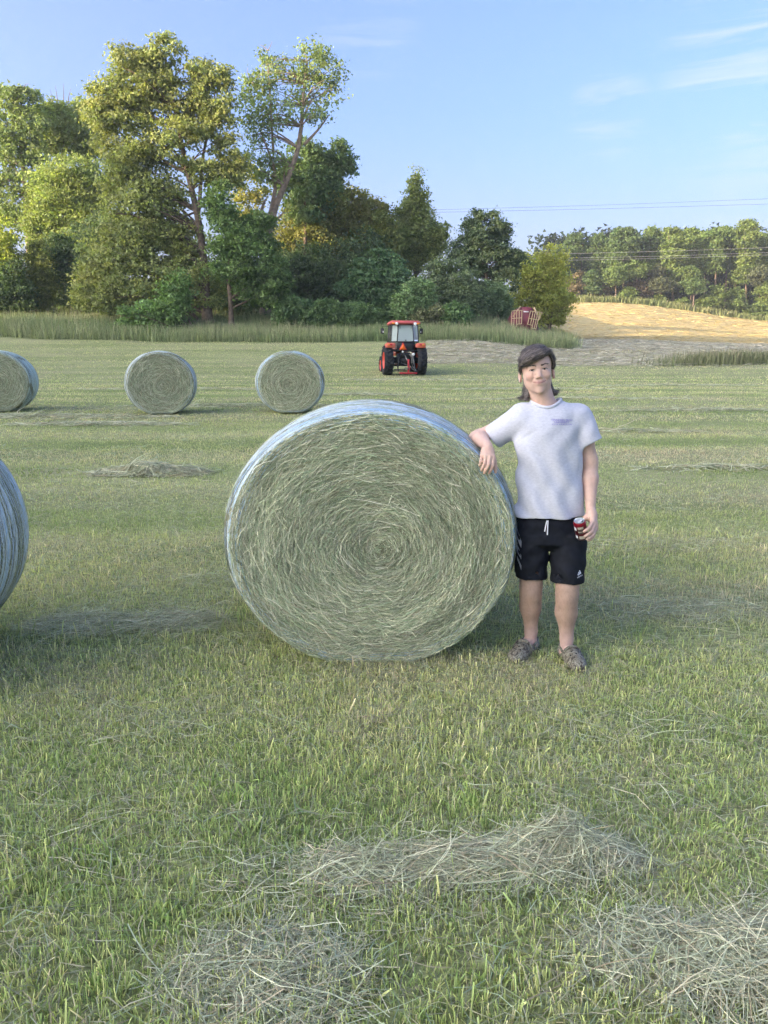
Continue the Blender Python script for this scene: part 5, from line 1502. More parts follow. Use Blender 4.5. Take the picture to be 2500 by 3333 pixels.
tt = np.linspace(-.5, .5, 4)[None, :, None]
P = P0[:, None, :] + T[:, None, :] * tt * Lh + N0[:, None, :] * (.0022 - .5 * (tt * Lh) ** 2 / .09 + rng.exponential(.0012, (len(k), 1, 1)))
cc = np.array([.105, .086, .074]) * rng.uniform(.35, 2.3, (len(k), 1)) ** 1.1
v, f, c = ribbons(P, rng.uniform(.0012, .0028, len(k)), cc, N=N0[:, None, :] + rng.normal(0, .3, (len(k), 1, 3)))
link('hair_strands', mesh_np('hair_strands', v, f, c), M_HAIR, hair)['kind'] = 'stuff'

# --- t-shirt
def fold(X, Y, Z):
    """soft folds of a hanging cotton shirt"""
    u = X - .87; w = Z - .85
    a = .0045 * np.sin(38 * (w * .75 + u * .8) + 2.5 * np.sin(9 * u)) * np.clip(1 - np.abs(w - .16) / .30, 0, 1)
    b_ = .0045 * np.sin(46 * (w * .55 - u * .9) + 2 * np.sin(13 * w)) * np.clip(1 - np.sqrt((u - .16) ** 2 + (w - .38) ** 2) / .26, 0, 1) * 1.2
    c = .0040 * np.sin(52 * u + 8 * w + 1.5 * np.sin(22 * w)) * np.clip((.36 - w) / .36, 0, 1)
    d = .0035 * np.sin(40 * (w + .5 * u)) * np.clip(1 - np.sqrt((u + .15) ** 2 + (w - .40) ** 2) / .22, 0, 1)
    def cr(ph, pw=3): return (1 - np.abs(np.sin(ph))) ** pw
    ra = np.sqrt((u - .175) ** 2 + (w - .33) ** 2) + 1e-4; th = np.arctan2(w - .33, u - .175)
    e = .0026 * cr(th * 3.2 + 1.1 + 6 * ra) * np.clip(1 - np.abs(ra - .09) / .11, 0, 1)           # pulled in at his left armpit
    rb = np.sqrt((u + .165) ** 2 + (w - .36) ** 2) + 1e-4; tb = np.arctan2(w - .36, u + .165)
    g_ = .0035 * cr(tb * 3.0 + .4 + 5 * rb) * np.clip(1 - np.abs(rb - .09) / .12, 0, 1)           # and at his raised right arm
    h_ = .0045 * cr(17 * (w * .9 - u * .45) + 1.2 * np.sin(8 * u)) * np.clip(1 - np.abs(w - .10) / .13, 0, 1) * np.clip(.4 - u * 2, .15, 1)
    return (1.35 * a + .8 * b_ + 1.35 * c + .8 * d + e + g_ + h_).astype(np.float32)
S = Field((.48, 3.98, .79), (1.24, 4.42, 1.50), .0054)
rows = [TR(1308, 1738, 1836, 4.185, .060), TR(1322, 1706, 1880, 4.185, .074), TR(1345, 1682, 1898, 4.185, .096), TR(1385, 1676, 1893, 4.18, .112), TR(1440, 1674, 1889, 4.18, .118), TR(1500, 1680, 1893, 4.18, .117),
        TR(1561, 1684, 1897, 4.18, .117), TR(1620, 1679, 1900, 4.18, .121), TR(1665, 1673, 1900, 4.18, .124), TR(1720, 1671, 1900, 4.18, .125)]
S.loft(rows, .01, wrinkle=fold)
HEM = A3(1790, 1692, 4.055)[2]
def sleeve(a, e, r1, r2):
    a = np.array(a); e = np.array(e); ax = (e - a) / np.linalg.norm(e - a)
    def fn(X, Y, Z):
        t = np.clip(((X - a[0]) * ax[0] + (Y - a[1]) * ax[1] + (Z - a[2]) * ax[2]) / np.linalg.norm(e - a), 0, 1.2)
        p = a + 0; dx, dy, dz = X - a[0] - t * (e - a)[0], Y - a[1] - t * (e - a)[1], Z - a[2] - t * (e - a)[2]
        rr = r1 + (r2 - r1) * t
        d = np.sqrt(dx * dx + dy * dy + dz * dz) - rr + .0035 * np.sin(60 * (t * .18) + 20 * X + 30 * Z)
        pl = (X - e[0]) * ax[0] + (Y - e[1]) * ax[1] + (Z - e[2]) * ax[2]
        hole = np.maximum(np.sqrt(dx * dx + dy * dy + dz * dz) - (rr - .0130), -(pl + .030))
        return np.maximum(np.maximum(d, pl), -hole)
    lo = np.minimum(a, e) - r1 - .02; hi = np.maximum(a, e) + r1 + .02
    S.put(fn, lo, hi, .028)
S.cone(NB + np.array([0, .0, -.035]), A3(1702, 1362, 4.20), .062, .062, .03); S.cone(NB + np.array([0, .0, -.035]), A3(1888, 1360, 4.20), .062, .062, .03)
sleeve(A3(1702, 1356, 4.195), A3(1606, 1424, 4.262), .080, .069)
sleeve(A3(1880, 1356, 4.19), A3(1925, 1443, 4.165), .074, .065)
def hemcut(X, Y, Z): return (HEM + .004 * np.sin(X * 31) + .006 * (X - .87)) - Z
S.cut(hemcut)
inn = [(z, cx, cy, rx - .0135, ry - .0135) for z, cx, cy, rx, ry in rows]
inn = [r_ for r_ in inn if r_[0] < HEM + .06]
def hollow(X, Y, Z):
    zs = np.array([r_[0] for r_ in sorted(inn)]); Aq = np.array([r_[1:] for r_ in sorted(inn)])
    cx, cy, rx, ry = [np.interp(Z, zs, Aq[:, i]) for i in range(4)]
    d = (np.sqrt(((X - cx) / rx) ** 2 + ((Y - cy) / ry) ** 2) - 1) * np.minimum(rx, ry) + fold(X, Y, Z)
    return -np.maximum(d, Z - (HEM + .05))
sl, X, Y, Z = S.sub((.48, 3.98, .79), (1.24, 4.42, HEM + .06))
S.f[sl] = np.maximum(S.f[sl], hollow(X, Y, Z))
S.cone(NB + np.array([0, -.008, -.022]), NB + np.array([-.01, -.03, .12]), .070, .082, .006, 'cut')
SV, SQ = S.mesh(1)
shirt = link('t_shirt', mesh_np('t_shirt', SV, SQ, smooth=True), M_SHIRT, man)
shirt_bvh = BVHTree.FromPolygons([tuple(v) for v in SV], [tuple(int(i) for i in q) for q in SQ])
cpts = []
for k in range(41):                                              # ribbed collar
    a = k / 40 * 2 * math.pi
    c0 = NB + np.array([-.01, -.03, .12]); axn = np.array([.01, .022, -.142]); axn /= np.linalg.norm(axn)
    e1 = np.array([1.0, 0, 0]); e1 -= axn * (e1 @ axn); e1 /= np.linalg.norm(e1); e2 = np.cross(axn, e1)
    hit = shirt_bvh.ray_cast(Vector(c0 + .0805 * (e1 * math.cos(a) + e2 * math.sin(a))), Vector(axn))
    cpts.append(np.array(hit[0]) - axn * .004 if hit[0] is not None else c0 + axn * .11 + .076 * (e1 * math.cos(a) + e2 * math.sin(a)))
cpts = np.array(cpts)
for _ in range(3): cpts[:-1] = (np.roll(cpts[:-1], 1, 0) + 2 * cpts[:-1] + np.roll(cpts[:-1], -1, 0)) / 4
cpts[-1] = cpts[0]
mb = MB(); mb.tube(cpts, .0085, 8, cap=False)
mb.build('collar', M_SHIRT, shirt, smooth=True, world=True)

def cast(px, py, bvh, lift=.0032):
    o = Vector((0, 0, CAM_H)); d = (at(px, py, 4.0) - o).normalized()
    h = bvh.ray_cast(o, d)
    return (h[0] - d * lift) if h[0] is not None else at(px, py, 4.06)

def text_mesh(body, size, depth=0.0):
    cu = bpy.data.curves.new('lettering', 'FONT'); cu.body = body; cu.size = size; cu.align_x = 'CENTER'; cu.align_y = 'CENTER'; cu.resolution_u = 3
    o = bpy.data.objects.new('lettering', cu); COL.objects.link(o)
    me = bpy.data.meshes.new_from_object(o.evaluated_get(bpy.context.evaluated_depsgraph_get()))
    COL.objects.unlink(o); bpy.data.objects.remove(o); bpy.data.curves.remove(cu)
    return me
def stitched(name, body, cx, cy, wpx, rot, bvh, mat, parent, bold=0.0):
    """flat lettering laid on a curved garment; cx, cy, wpx are its place and width in the photograph"""
    me = text_mesh(body, 1.0)
    v = np.array([q.co[:] for q in me.vertices]); v = v[:, :2]
    w = v[:, 0].max() - v[:, 0].min(); s = wpx / w
    cr, sr = math.cos(rot), math.sin(rot)
    X = cx + s * (v[:, 0] * cr - v[:, 1] * sr); Yp = cy - s * (v[:, 0] * sr + v[:, 1] * cr)
    for q, a, c in zip(me.vertices, X, Yp):
        q.co = cast(a, c, bvh)
    return link(name, me, mat, parent)
for body, cy, w in (('TENNESSEE TECH', 1367.5, 68), ('UNIVERSITY', 1374.5, 47), ('SCHOOL of AGRICULTURE', 1381.5, 65)):
    stitched('lettering', body, 1828.5, cy, w, R(-1), shirt_bvh, M_PURPLE, shirt)

# --- shorts
K_ = Field((.58, 3.93, .42), (1.20, 4.36, .95), .0054)
def LG(py, xl, xr, D, ry):
    return TR(py, xl, xr, D, ry)
def sfold(X, Y, Z):
    return (.003 * np.sin(55 * X + 12 * Z) * np.clip((.75 - Z) / .3, 0, 1) + .003 * np.sin(60 * (Z + .6 * np.abs(X - .88)))).astype(np.float32)
pel = [TR(1650, 1700, 1878, 4.185, .090), TR(1675, 1684, 1890, 4.185, .100), TR(1695, 1672, 1902, 4.185, .113), TR(1725, 1668, 1907, 4.185, .120), TR(1760, 1671, 1908, 4.18, .118)]
K_.loft(pel, .02, wrinkle=sfold)
K_.loft([TR(1735, 1670, 1790, 4.19, .110), TR(1790, 1672, 1786, 4.185, .108), TR(1850, 1676, 1780, 4.18, .100), TR(1925, 1679, 1775, 4.175, .094)], .012, wrinkle=sfold)
K_.loft([TR(1735, 1786, 1908, 4.175, .112), TR(1790, 1790, 1908, 4.155, .110), TR(1850, 1792, 1902, 4.125, .103), TR(1930, 1794, 1896, 4.10, .097)], .012, wrinkle=sfold)
zl, zr = A3(1730, 1891, 4.085)[2], A3(1850, 1908, 4.0)[2]
xm = A3(1787, 1850, 4.13)[0]
def scut(X, Y, Z): return np.where(X < xm, zl, zr) + .004 * np.sin(X * 40) - Z
K_.cut(scut)
for hip_rows, zz_ in (([TR(1850, 1682, 1774, 4.18, .092), TR(1930, 1685, 1769, 4.175, .086)], zl), ([TR(1850, 1798, 1896, 4.125, .095), TR(1935, 1800, 1890, 4.10, .089)], zr)):
    rr = sorted(hip_rows)
    def hol(X, Y, Z, rr=rr, zz_=zz_):
        zs = np.array([r_[0] for r_ in rr]); Aq = np.array([r_[1:] for r_ in rr])
        cx, cy, rx, ry = [np.interp(Z, zs, Aq[:, i]) for i in range(4)]
        d = (np.sqrt(((X - cx) / rx) ** 2 + ((Y - cy) / ry) ** 2) - 1) * np.minimum(rx, ry)
        return -np.maximum(d, Z - (zz_ + .05))
    sl, X, Y, Z = K_.sub((.58, 3.93, .42), (1.20, 4.36, zz_ + .055))
    K_.f[sl] = np.maximum(K_.f[sl], hol(X, Y, Z))
KV, KQ = K_.mesh(1)
shorts = link('shorts', mesh_np('shorts', KV, KQ, smooth=True), M_SHORTS, man)
k_bvh = BVHTree.FromPolygons([tuple(v) for v in KV], [tuple(int(i) for i in q) for q in KQ])
def patch(name, poly, mat, parent, zf, bvh):
    P = [cast(*zf(p), bvh) for p in poly]
    c = sum(P, Vector()) / len(P)
    me = bpy.data.meshes.new(name)
    me.from_pydata([tuple(p) for p in P] + [tuple(c)], [], [(i, (i + 1) % len(P), len(P)) for i in range(len(P))])
    return link(name, me, mat, parent)
zB = lambda p: (1550 + p[0] / 3.318, 1600 + p[1] / 3.318)
zG = lambda p: (1780 + p[0] / 6.914, 1600 + p[1] / 6.914)
for poly in ([(432, 395), (442, 400), (466, 468), (490, 540), (488, 612), (462, 560), (440, 485)],
             [(440, 565), (462, 615), (487, 690), (487, 735), (464, 690), (441, 640)],
             [(440, 690), (460, 735), (488, 800), (487, 852), (466, 790), (444, 740)]):
    patch('stripe', poly, M_GREYPRINT, shorts, zB, k_bvh)
for poly in ([(727, 1778), (742, 1768), (776, 1842), (750, 1856)], [(708, 1812), (724, 1802), (746, 1862), (722, 1874)], [(694, 1852), (708, 1844), (720, 1880), (700, 1890)]):
    patch('logo_bar', poly, M_WHITE, shorts, zG, k_bvh)
stitched('logo_lettering', 'adidas', 1780 + 742 / 6.914, 1600 + 1905 / 6.914, 19, R(30), k_bvh, M_WHITE, shorts)
for pts in ([(1781, 1694), (1777, 1708), (1773, 1730)], [(1784, 1694), (1783, 1712), (1782, 1741)]):
    P = [tuple(cast(a, c, k_bvh, .006)) for a, c in pts]
    mb = MB(); mb.tube(smooth_path(P, 8), .0032, 6); mb.build('drawstring', M_WHITE, shorts, smooth=True, world=True)

# --- camouflage clogs
M_CAMO = bpy.data.materials.new('camouflage_foam'); n, l, b = nodes_of(M_CAMO)
tcs = n.new('ShaderNodeTexCoord'); ns = n.new('ShaderNodeTexNoise'); ns.inputs['Scale'].default_value = 34; ns.inputs['Detail'].default_value = 5; ns.inputs['Distortion'].default_value = 1.5
l.new(tcs.outputs['Object'], ns.inputs['Vector'])
rs = n.new('ShaderNodeValToRGB'); rs.color_ramp.interpolation = 'CONSTANT'; e = rs.color_ramp.elements
for _ in range(3): e.new(.5)
for el, (p, c) in zip(e, [(0, (.05, .043, .033)), (.42, (.15, .13, .09)), (.50, (.27, .25, .19)), (.57, (.10, .10, .06)), (.64, (.34, .32, .26))]): el.position = p; el.color = (*c, 1)
l.new(ns.outputs['Fac'], rs.inputs['Fac']); l.new(rs.outputs['Color'], b.inputs['Base Color']); b.inputs['Roughness'].default_value = .7
for toe, heel, an in ((TOE_L, HEEL_L, AN_L), (TOE_R, HEEL_R, AN_R)):
    f_ = toe - heel; f_[2] = 0; Lf = np.linalg.norm(f_); f_ /= Lf; s_ = np.array([f_[1], -f_[0], 0])
    z0 = GZP + .004
    G = Field(np.minimum(toe, heel) - .10, np.maximum(toe, heel) + np.array([.10, .10, .14]), .004)
    Mr = np.stack([f_, s_, np.array([0, 0, 1.0])])
    def at_(a, c, z): return heel + f_ * a + s_ * c + np.array([0, 0, z0 + z - heel[2]])
    G.ell(at_(.02, 0, .030), (.060, .046, .036), .02, M=Mr)
    G.ell(at_(.11, 0, .030), (.10, .048, .040), .02, M=Mr)
    G.ell(at_(Lf - .055, 0, .030), (.085, .056, .048), .02, M=Mr)
    G.ell(at_(Lf - .10, 0, .056), (.055, .046, .036), .02, M=Mr)
    G.cut(lambda X, Y, Z: (z0 - Z))
    G.ell(at_(.045, 0, .085), (.075, .036, .055), .008, 'cut', M=Mr)
    gv, gq = G.mesh(1)
    sh = link('clog', mesh_np('clog', gv, gq, smooth=True), M_CAMO, man)
    P = [at_(.098 - .118 * math.sin(a), .046 * math.cos(a) * (1 + .06 * math.sin(a)), .062 + .012 * math.sin(a)) for a in np.linspace(-.3, math.pi + .3, 19)]
    mb = MB(); mb.tube(P, .0075, 6); mb.build('heel_strap', M_CAMO, sh, smooth=True, world=True)
    M_HOLE = M_SHORTS
    P2 = [at_(Lf - .125, .050 * math.cos(a), .040 + .058 * math.sin(a)) for a in np.linspace(.15, math.pi - .15, 13)]
    mb = MB(); mb.tube(P2, .0085, 6); mb.build('folded_strap', M_CAMO, sh, smooth=True, world=True)
    mb = MB()
    for a_, c_ in ((Lf - .03, .018), (Lf - .03, -.018), (Lf - .055, .03), (Lf - .055, 0), (Lf - .055, -.03), (Lf - .08, .018), (Lf - .08, -.018)):
        bv = BVHTree.FromPolygons([tuple(v) for v in gv], [tuple(int(i) for i in q) for q in gq]) if c_ == .018 and a_ == Lf - .03 else bv
        p = Vector(at_(a_, c_, .2)); h = bv.ray_cast(p, Vector((0, 0, -1)))
        if h[0] is None: continue
        nn = h[1]; c0 = h[0] + nn * .0008
        t1 = nn.orthogonal().normalized() * .0055; t2 = nn.cross(t1)
        ring = [tuple(c0 + t1 * math.cos(w_) + t2 * math.sin(w_)) for w_ in np.linspace(0, 2 * math.pi, 9)[:-1]]
        mb.add(ring + [tuple(c0)], [(i, (i + 1) % 8, 8) for i in range(8)])
    mb.build('vent_hole', M_HOLE, sh, world=True, fix=False)

# --- drinks can in his hand
can = empty('drinks_can', tuple(CC)); can.rotation_mode = 'QUATERNION'
can.rotation_quaternion = Vector(cax).to_track_quat('Z', 'X')
tag(can, 'dark red drinks can with silver lid held in his left hand', 'can')
M_CAN = bpy.data.materials.new('printed_can'); n, l, b = nodes_of(M_CAN)
tcs = n.new('ShaderNodeTexCoord'); sx = n.new('ShaderNodeSeparateXYZ'); l.new(tcs.outputs['Object'], sx.inputs[0])
rs = n.new('ShaderNodeValToRGB'); rs.color_ramp.interpolation = 'CONSTANT'; e = rs.color_ramp.elements
mr = n.new('ShaderNodeMapRange'); mr.inputs[1].default_value = -.061; mr.inputs[2].default_value = .061; l.new(sx.outputs['Z'], mr.inputs[0])
for _ in range(2): e.new(.5)
for el, (p, c) in zip(e, [(0, (.07, .012, .016)), (.25, (.10, .014, .02)), (.74, (.26, .012, .024)), (.9, (.36, .016, .03))]): el.position = p; el.color = (*c, 1)
l.new(mr.outputs[0], rs.inputs['Fac']); l.new(rs.outputs['Color'], b.inputs['Base Color']); b.inputs['Metallic'].default_value = .55; b.inputs['Roughness'].default_value = .28
M_ALU = mat_plain('aluminium', (.78, .79, .80), .3, 1.0, noise=.05, nscale=60)
M_DARK = mat_plain('dark_opening', (.02, .02, .02), .6)
mb = MB(); mb.lathe([(.0, -.057), (.020, -.057), (.0235, -.061), (.027, -.058), (.0325, -.048), (.033, -.040), (.033, .042), (.0325, .046), (.0285, .054), (.0268, .0565)], 36)
mb.build('can_body', M_CAN, can, smooth=True)
mb = MB(); mb.lathe([(.0268, .0565), (.0278, .0590), (.0275, .0610), (.0262, .0612), (.0250, .0585), (.0235, .0555), (.0225, .0555), (.0, .0560)], 36)
lid = mb.build('lid', M_ALU, can, smooth=True)
mb = MB(); mb.box((0, -.004, .0578), (.013, .022, .0012), bev=.0005); mb.build('pull_tab', M_ALU, lid)
mb = MB(); mb.lathe([(.0, .0566), (.0075, .0566)], 18, c=(.001, -.013, 0)); mb.build('opening', M_DARK, lid, fix=False)
M_LABEL = mat_plain('printed_label', (.50, .44, .36), .5, noise=.25, nscale=160)
M_LABELD = mat_plain('printed_label_dark', (.09, .07, .06), .5, noise=.2, nscale=160)
# printed panels on the side turned to the camera
qi = can.rotation_quaternion.inverted()
vd = qi @ (Vector((0, 0, CAM_H)) - Vector(CC)); va_ = math.atan2(vd.y, vd.x)
# the side that is left in the picture
ldir = qi @ Vector((-1, 0, 0)); sgn = 1 if math.cos(va_ + .5) * ldir.x + math.sin(va_ + .5) * ldir.y > math.cos(va_ - .5) * ldir.x + math.sin(va_ - .5) * ldir.y else -1
def panel(a0, a1, z0, z1, mat, name, r=.0334):
    mb = MB(); aa = np.linspace(a0, a1, 9)
    Vv = [(r * math.cos(a), r * math.sin(a), z) for z in (z0, z1) for a in aa]
    mb.add(Vv, None, [(i, i + 1, 10 + i, 9 + i) for i in range(8)]); mb.build(name, mat, can, fix=False)
panel(va_ - .50, va_ + .42, .024, .038, M_LABEL, 'label_panel'); panel(va_ - .50, va_ + .42, -.006, .021, M_LABELD, 'label_panel')
panel(va_ - .50, va_ + .42, .004, .0075, M_LABEL, 'label_panel', .0337); panel(va_ - .50, va_ + .42, -.042, -.022, M_LABEL, 'label_panel')
panel(va_ + sgn * .75, va_ + sgn * 1.25, .012, .034, M_WHITE, 'label_panel'); panel(va_ + sgn * .75, va_ + sgn * 1.25, -.040, -.022, M_WHITE, 'label_panel')
# ------------------------------------------------------------------ tractor, seen from behind
M_ORANGE = mat_plain('orange_paint', (.60, .13, .075), .4, noise=.08, nscale=4, spec=.5, coat=.3)
M_ROOF = mat_plain('red_roof', (.48, .095, .085), .5, noise=.1, nscale=5)
M_TYRE = mat_plain('tyre_rubber', (.020, .021, .023), .8, noise=.4, nscale=9, spec=.25)
M_RIM = mat_plain('rim_paint', (.50, .06, .03), .5, noise=.15, nscale=8)
M_BLACK = mat_plain('black_metal', (.018, .019, .020), .55, noise=.3, nscale=8)
M_GREY = mat_plain('worn_steel', (.16, .16, .15), .5, .4, noise=.3, nscale=14)
M_RED = mat_plain('red_frame', (.35, .025, .030), .6, noise=.2, nscale=9)
M_LENS_W = mat_plain('clear_lamp', (.80, .80, .76), .15, noise=.05)
M_LENS_O = mat_plain('amber_lens', (.75, .25, .03), .2, noise=.05)
M_LENS_R = mat_plain('red_lens', (.45, .02, .02), .2, noise=.05)
M_SMV = mat_plain('safety_orange', (.95, .16, .01), .5, noise=.03)
M_SMVR = mat_plain('safety_red', (.40, .02, .02), .4, noise=.05)
M_GLASS = bpy.data.materials.new('cab_glass'); n, l, b = nodes_of(M_GLASS)
b.inputs['Base Color'].default_value = (.75, .86, .82, 1); b.inputs['Roughness'].default_value = .03
b.inputs['Transmission Weight'].default_value = 1.0; b.inputs['IOR'].default_value = 1.12
tg = n.new('ShaderNodeBsdfTransparent'); tg.inputs['Color'].default_value = (.80, .90, .87, 1)
nzg = n.new('ShaderNodeTexNoise'); nzg.inputs['Scale'].default_value = 5
dfg = n.new('ShaderNodeBsdfDiffuse'); dfg.inputs['Color'].default_value = (.74, .80, .78, 1)      # pale film: sky mirrored and seen through put into colour
mg = n.new('ShaderNodeMixShader'); mg.inputs['Fac'].default_value = .36
l.new(tg.outputs[0], mg.inputs[1]); l.new(dfg.outputs[0], mg.inputs[2])
mg2 = n.new('ShaderNodeMixShader'); gl = n.new('ShaderNodeBsdfGlossy'); gl.inputs['Roughness'].default_value = .05
fr = n.new('ShaderNodeFresnel'); l.new(fr.outputs[0], mg2.inputs['Fac']); l.new(mg.outputs[0], mg2.inputs[1]); l.new(gl.outputs[0], mg2.inputs[2])
l.new(mg2.outputs[0], n['Material Output'].inputs['Surface'])

g = on_ground(1315, 36.9)
trac = empty('tractor', g, R(8.0)); trac.scale = (.94, .94, .94)
tag(trac, 'orange red tractor with a glass cab seen from behind below the trees', 'tractor')
def wheel(name, c, Rr, w, rimr, lugs, steer=0):
    """tyre with chevron lugs (axle along x), a dished rim and hub"""
    mb = MB(); h = w / 2
    mb.lathe([(rimr, -h * .86), (Rr * .80, -h), (Rr * .93, -h * .96), (Rr * .965, -h * .7), (Rr * .97, 0), (Rr * .965, h * .7), (Rr * .93, h * .96), (Rr * .80, h), (rimr, h * .86), (rimr * .97, 0)], 56, 'x', c, closed=True)
    for side in (-1, 1):
        for k in range(lugs):
            a = (k + (.5 if side > 0 else 0)) / lugs * 2 * math.pi
            P = []
            for q, (xx, da) in enumerate(((.03, .0), (.55, .10), (1.0, .19))):
                for rr_ in (Rr * .955, Rr * 1.0 if q < 2 else Rr * .975):
                    for ww in (-.055, .055):
                        aa = a - da * 1.0 + ww
                        P.append((c[0] + side * xx * h, c[1] + rr_ * math.cos(aa), c[2] + rr_ * math.sin(aa)))
            F4 = []
            for s in range(2):
                o = s * 4
                F4 += [(o, o + 1, o + 5, o + 4), (o + 2, o + 6, o + 7, o + 3), (o, o + 4, o + 6, o + 2), (o + 1, o + 3, o + 7, o + 5)]
            F4 += [(0, 2, 3, 1), (8, 9, 11, 10)]
            mb.add(P, None, F4)
    wh = mb.build(name, M_TYRE, trac, smooth=False)
    mb = MB()
    mb.lathe([(0.001, -.05), (rimr * .35, -.05), (rimr * .5, -.02), (rimr * .85, -h * .55), (rimr, -h * .85), (rimr * 1.02, -h * .84), (rimr * 1.0, 0), (rimr * 1.02, h * .84), (rimr, h * .85), (rimr * .85, h * .5), (rimr * .5, .02), (rimr * .35, .05), (.001, .05)], 40, 'x', c)
    mb.build('rim', M_RIM, wh, smooth=True)
    mb = MB(); mb.lathe([(.001, -.10), (rimr * .22, -.10), (rimr * .26, 0), (rimr * .22, .10), (.001, .10)], 18, 'x', c); mb.build('hub', M_BLACK, wh, smooth=True)
    return wh
for s in (-1, 1):
    wheel('rear_wheel', (s * .84, 0, .715), .715, .45, .42, 19)
    wheel('front_wheel', (s * .78, 2.15, .48), .48, .30, .28, 15)
# chassis: axle housing, transmission, engine
mb = MB()
mb.tube([(-.75, 0, .72), (-.3, 0, .72)], .14, 12).tube([(.3, 0, .72), (.75, 0, .72)], .14, 12)
mb.box((0, .15, .78), (.62, .9, .55), bev=.05).box((0, 1.3, .72), (.46, 1.8, .42), bev=.05).box((0, 2.15, .52), (1.2, .16, .16), bev=.03)
mb.box((0, -.28, .98), (.56, .10, .26), bev=.03).box((0, -.30, .70), (.34, .12, .26), bev=.03)
mb.build('chassis', M_BLACK, trac)
mb = MB(); mb.box((0, 1.75, 1.28), (.74, 1.55, .62), taper=(.86, .98), bev=.10); mb.build('hood', M_ORANGE, trac, smooth=True)
mb = MB(); mb.tube([(.46, 1.0, 1.3), (.46, 1.0, 2.1), (.46, .96, 2.25)], .035, 10); mb.build('exhaust', M_BLACK, trac, smooth=True)
# fenders over the rear wheels
for s in (-1, 1):
    mb = MB(); prof = []
    for k in range(15):
        a = R(52 + k * 7.2)
        prof.append((math.cos(a) * .80, .74 + math.sin(a) * .80))
    n_ = len(prof)
    xs = [s * .50, s * .60, s * .94, s * 1.0]
    V = []; F4 = []
    for xi, x in enumerate(xs):
        dz = (-.03 if xi == 0 else 0) + (-.07 if xi == 3 else 0)
        V += [(x, -yy, zz_ + dz) for yy, zz_ in prof]
    for xi in range(3):
        for k in range(n_ - 1):
            o = xi * n_ + k; F4.append((o, o + 1, o + n_ + 1, o + n_))
    mb.add(V, None, F4)
    mb.box((s * .76, -.50, 1.44), (.48, .14, .24), bev=.05)
    fd = mb.build('fender', M_ORANGE, trac, smooth=True)
    mb = MB(); mb.box((s * .74, -.575, 1.47), (.12, .03, .07), bev=.012); mb.build('tail_lamp', M_LENS_R, fd)
    mb = MB(); mb.box((s * .86, -.575, 1.47), (.10, .03, .07), bev=.012); mb.build('turn_lamp', M_LENS_O, fd)
# cab: posts, glass, roof
zb, zt = 1.62, 2.44
def post(a, c, w=.035): mb.tube([a, c], w, 6)
mb = MB()
for s in (-1, 1):
    post((s * .70, .95, zb - .35), (s * .64, .85, zt)); post((s * .72, .20, zb - .4), (s * .66, .18, zt)); post((s * .42, -.42, zb), (s * .36, -.36, zt), .028); post((s * .69, -.18, zb), (s * .64, -.20, zt), .03)
    post((s * .42, -.42, zb), (s * .69, -.18, zb)); post((s * .69, -.18, zb), (s * .72, .95, zb - .35), .03)
    post((s * .36, -.36, zt), (s * .64, -.20, zt), .03); post((s * .64, -.20, zt), (s * .64, .85, zt), .03)
post((-.42, -.42, zb), (.42, -.42, zb), .028); post((-.36, -.36, zt), (.36, -.36, zt), .028); post((-.64, .85, zt), (.64, .85, zt)); post((-.7, .95, zb - .35), (.7, .95, zb - .35))
post((-.285, -.44, zt - .03), (-.275, -.44, zt - .19), .012); post((.285, -.44, zt - .03), (.275, -.44, zt - .19), .012)
mb.box((0, .3, zb - .42), (1.3, 1.3, .08), bev=.02).box((0, -.36, zb - .20), (.84, .10, .36), bev=.03)
mb.box((.0, -.445, zb + .07), (.09, .03, .045), bev=.01)
mb.build('cab_frame', M_BLACK, trac)
def pane(P):
    me = bpy.data.meshes.new('cab_window'); P = [Vector(p) for p in P]
    c = sum(P, Vector()) / len(P); nrm = (P[1] - P[0]).cross(P[2] - P[0]).normalized() * .006
    n_ = len(P); V = [tuple(p) for p in P] + [tuple(p + nrm) for p in P]
    me.from_pydata(V, [], [tuple(range(n_)), tuple(range(2 * n_ - 1, n_ - 1, -1))] + [(i, n_ + i, n_ + (i + 1) % n_, (i + 1) % n_) for i in range(n_)])
    link('cab_window', me, M_GLASS, trac, world=False)
pane([(-.41, -.415, zb + .01), (.33, -.415, zb + .01), (.405, -.41, zb + .10), (.355, -.36, zt - .01), (-.355, -.36, zt - .01)])
for s in (-1, 1):
    pane([(s * .43, -.41, zb + .01), (s * .68, -.19, zb + .01), (s * .635, -.20, zt - .01), (s * .37, -.36, zt - .01)])
    pane([(s * .70, -.15, zb), (s * .715, .19, zb - .15), (s * .655, .18, zt - .02), (s * .645, -.17, zt - .02)])
    pane([(s * .72, .23, zb - .38), (s * .70, .92, zb - .33), (s * .64, .84, zt - .02), (s * .66, .22, zt - .02)])
pane([(-.68, .95, zb - .3), (.68, .95, zb - .3), (.62, .86, zt - .02), (-.62, .86, zt - .02)])
mb = MB(); mb.box((0, .22, zt + .105), (1.50, 1.55, .17), taper=(.95, .95), bev=.06); mb.build('roof', M_ROOF, trac, smooth=True)
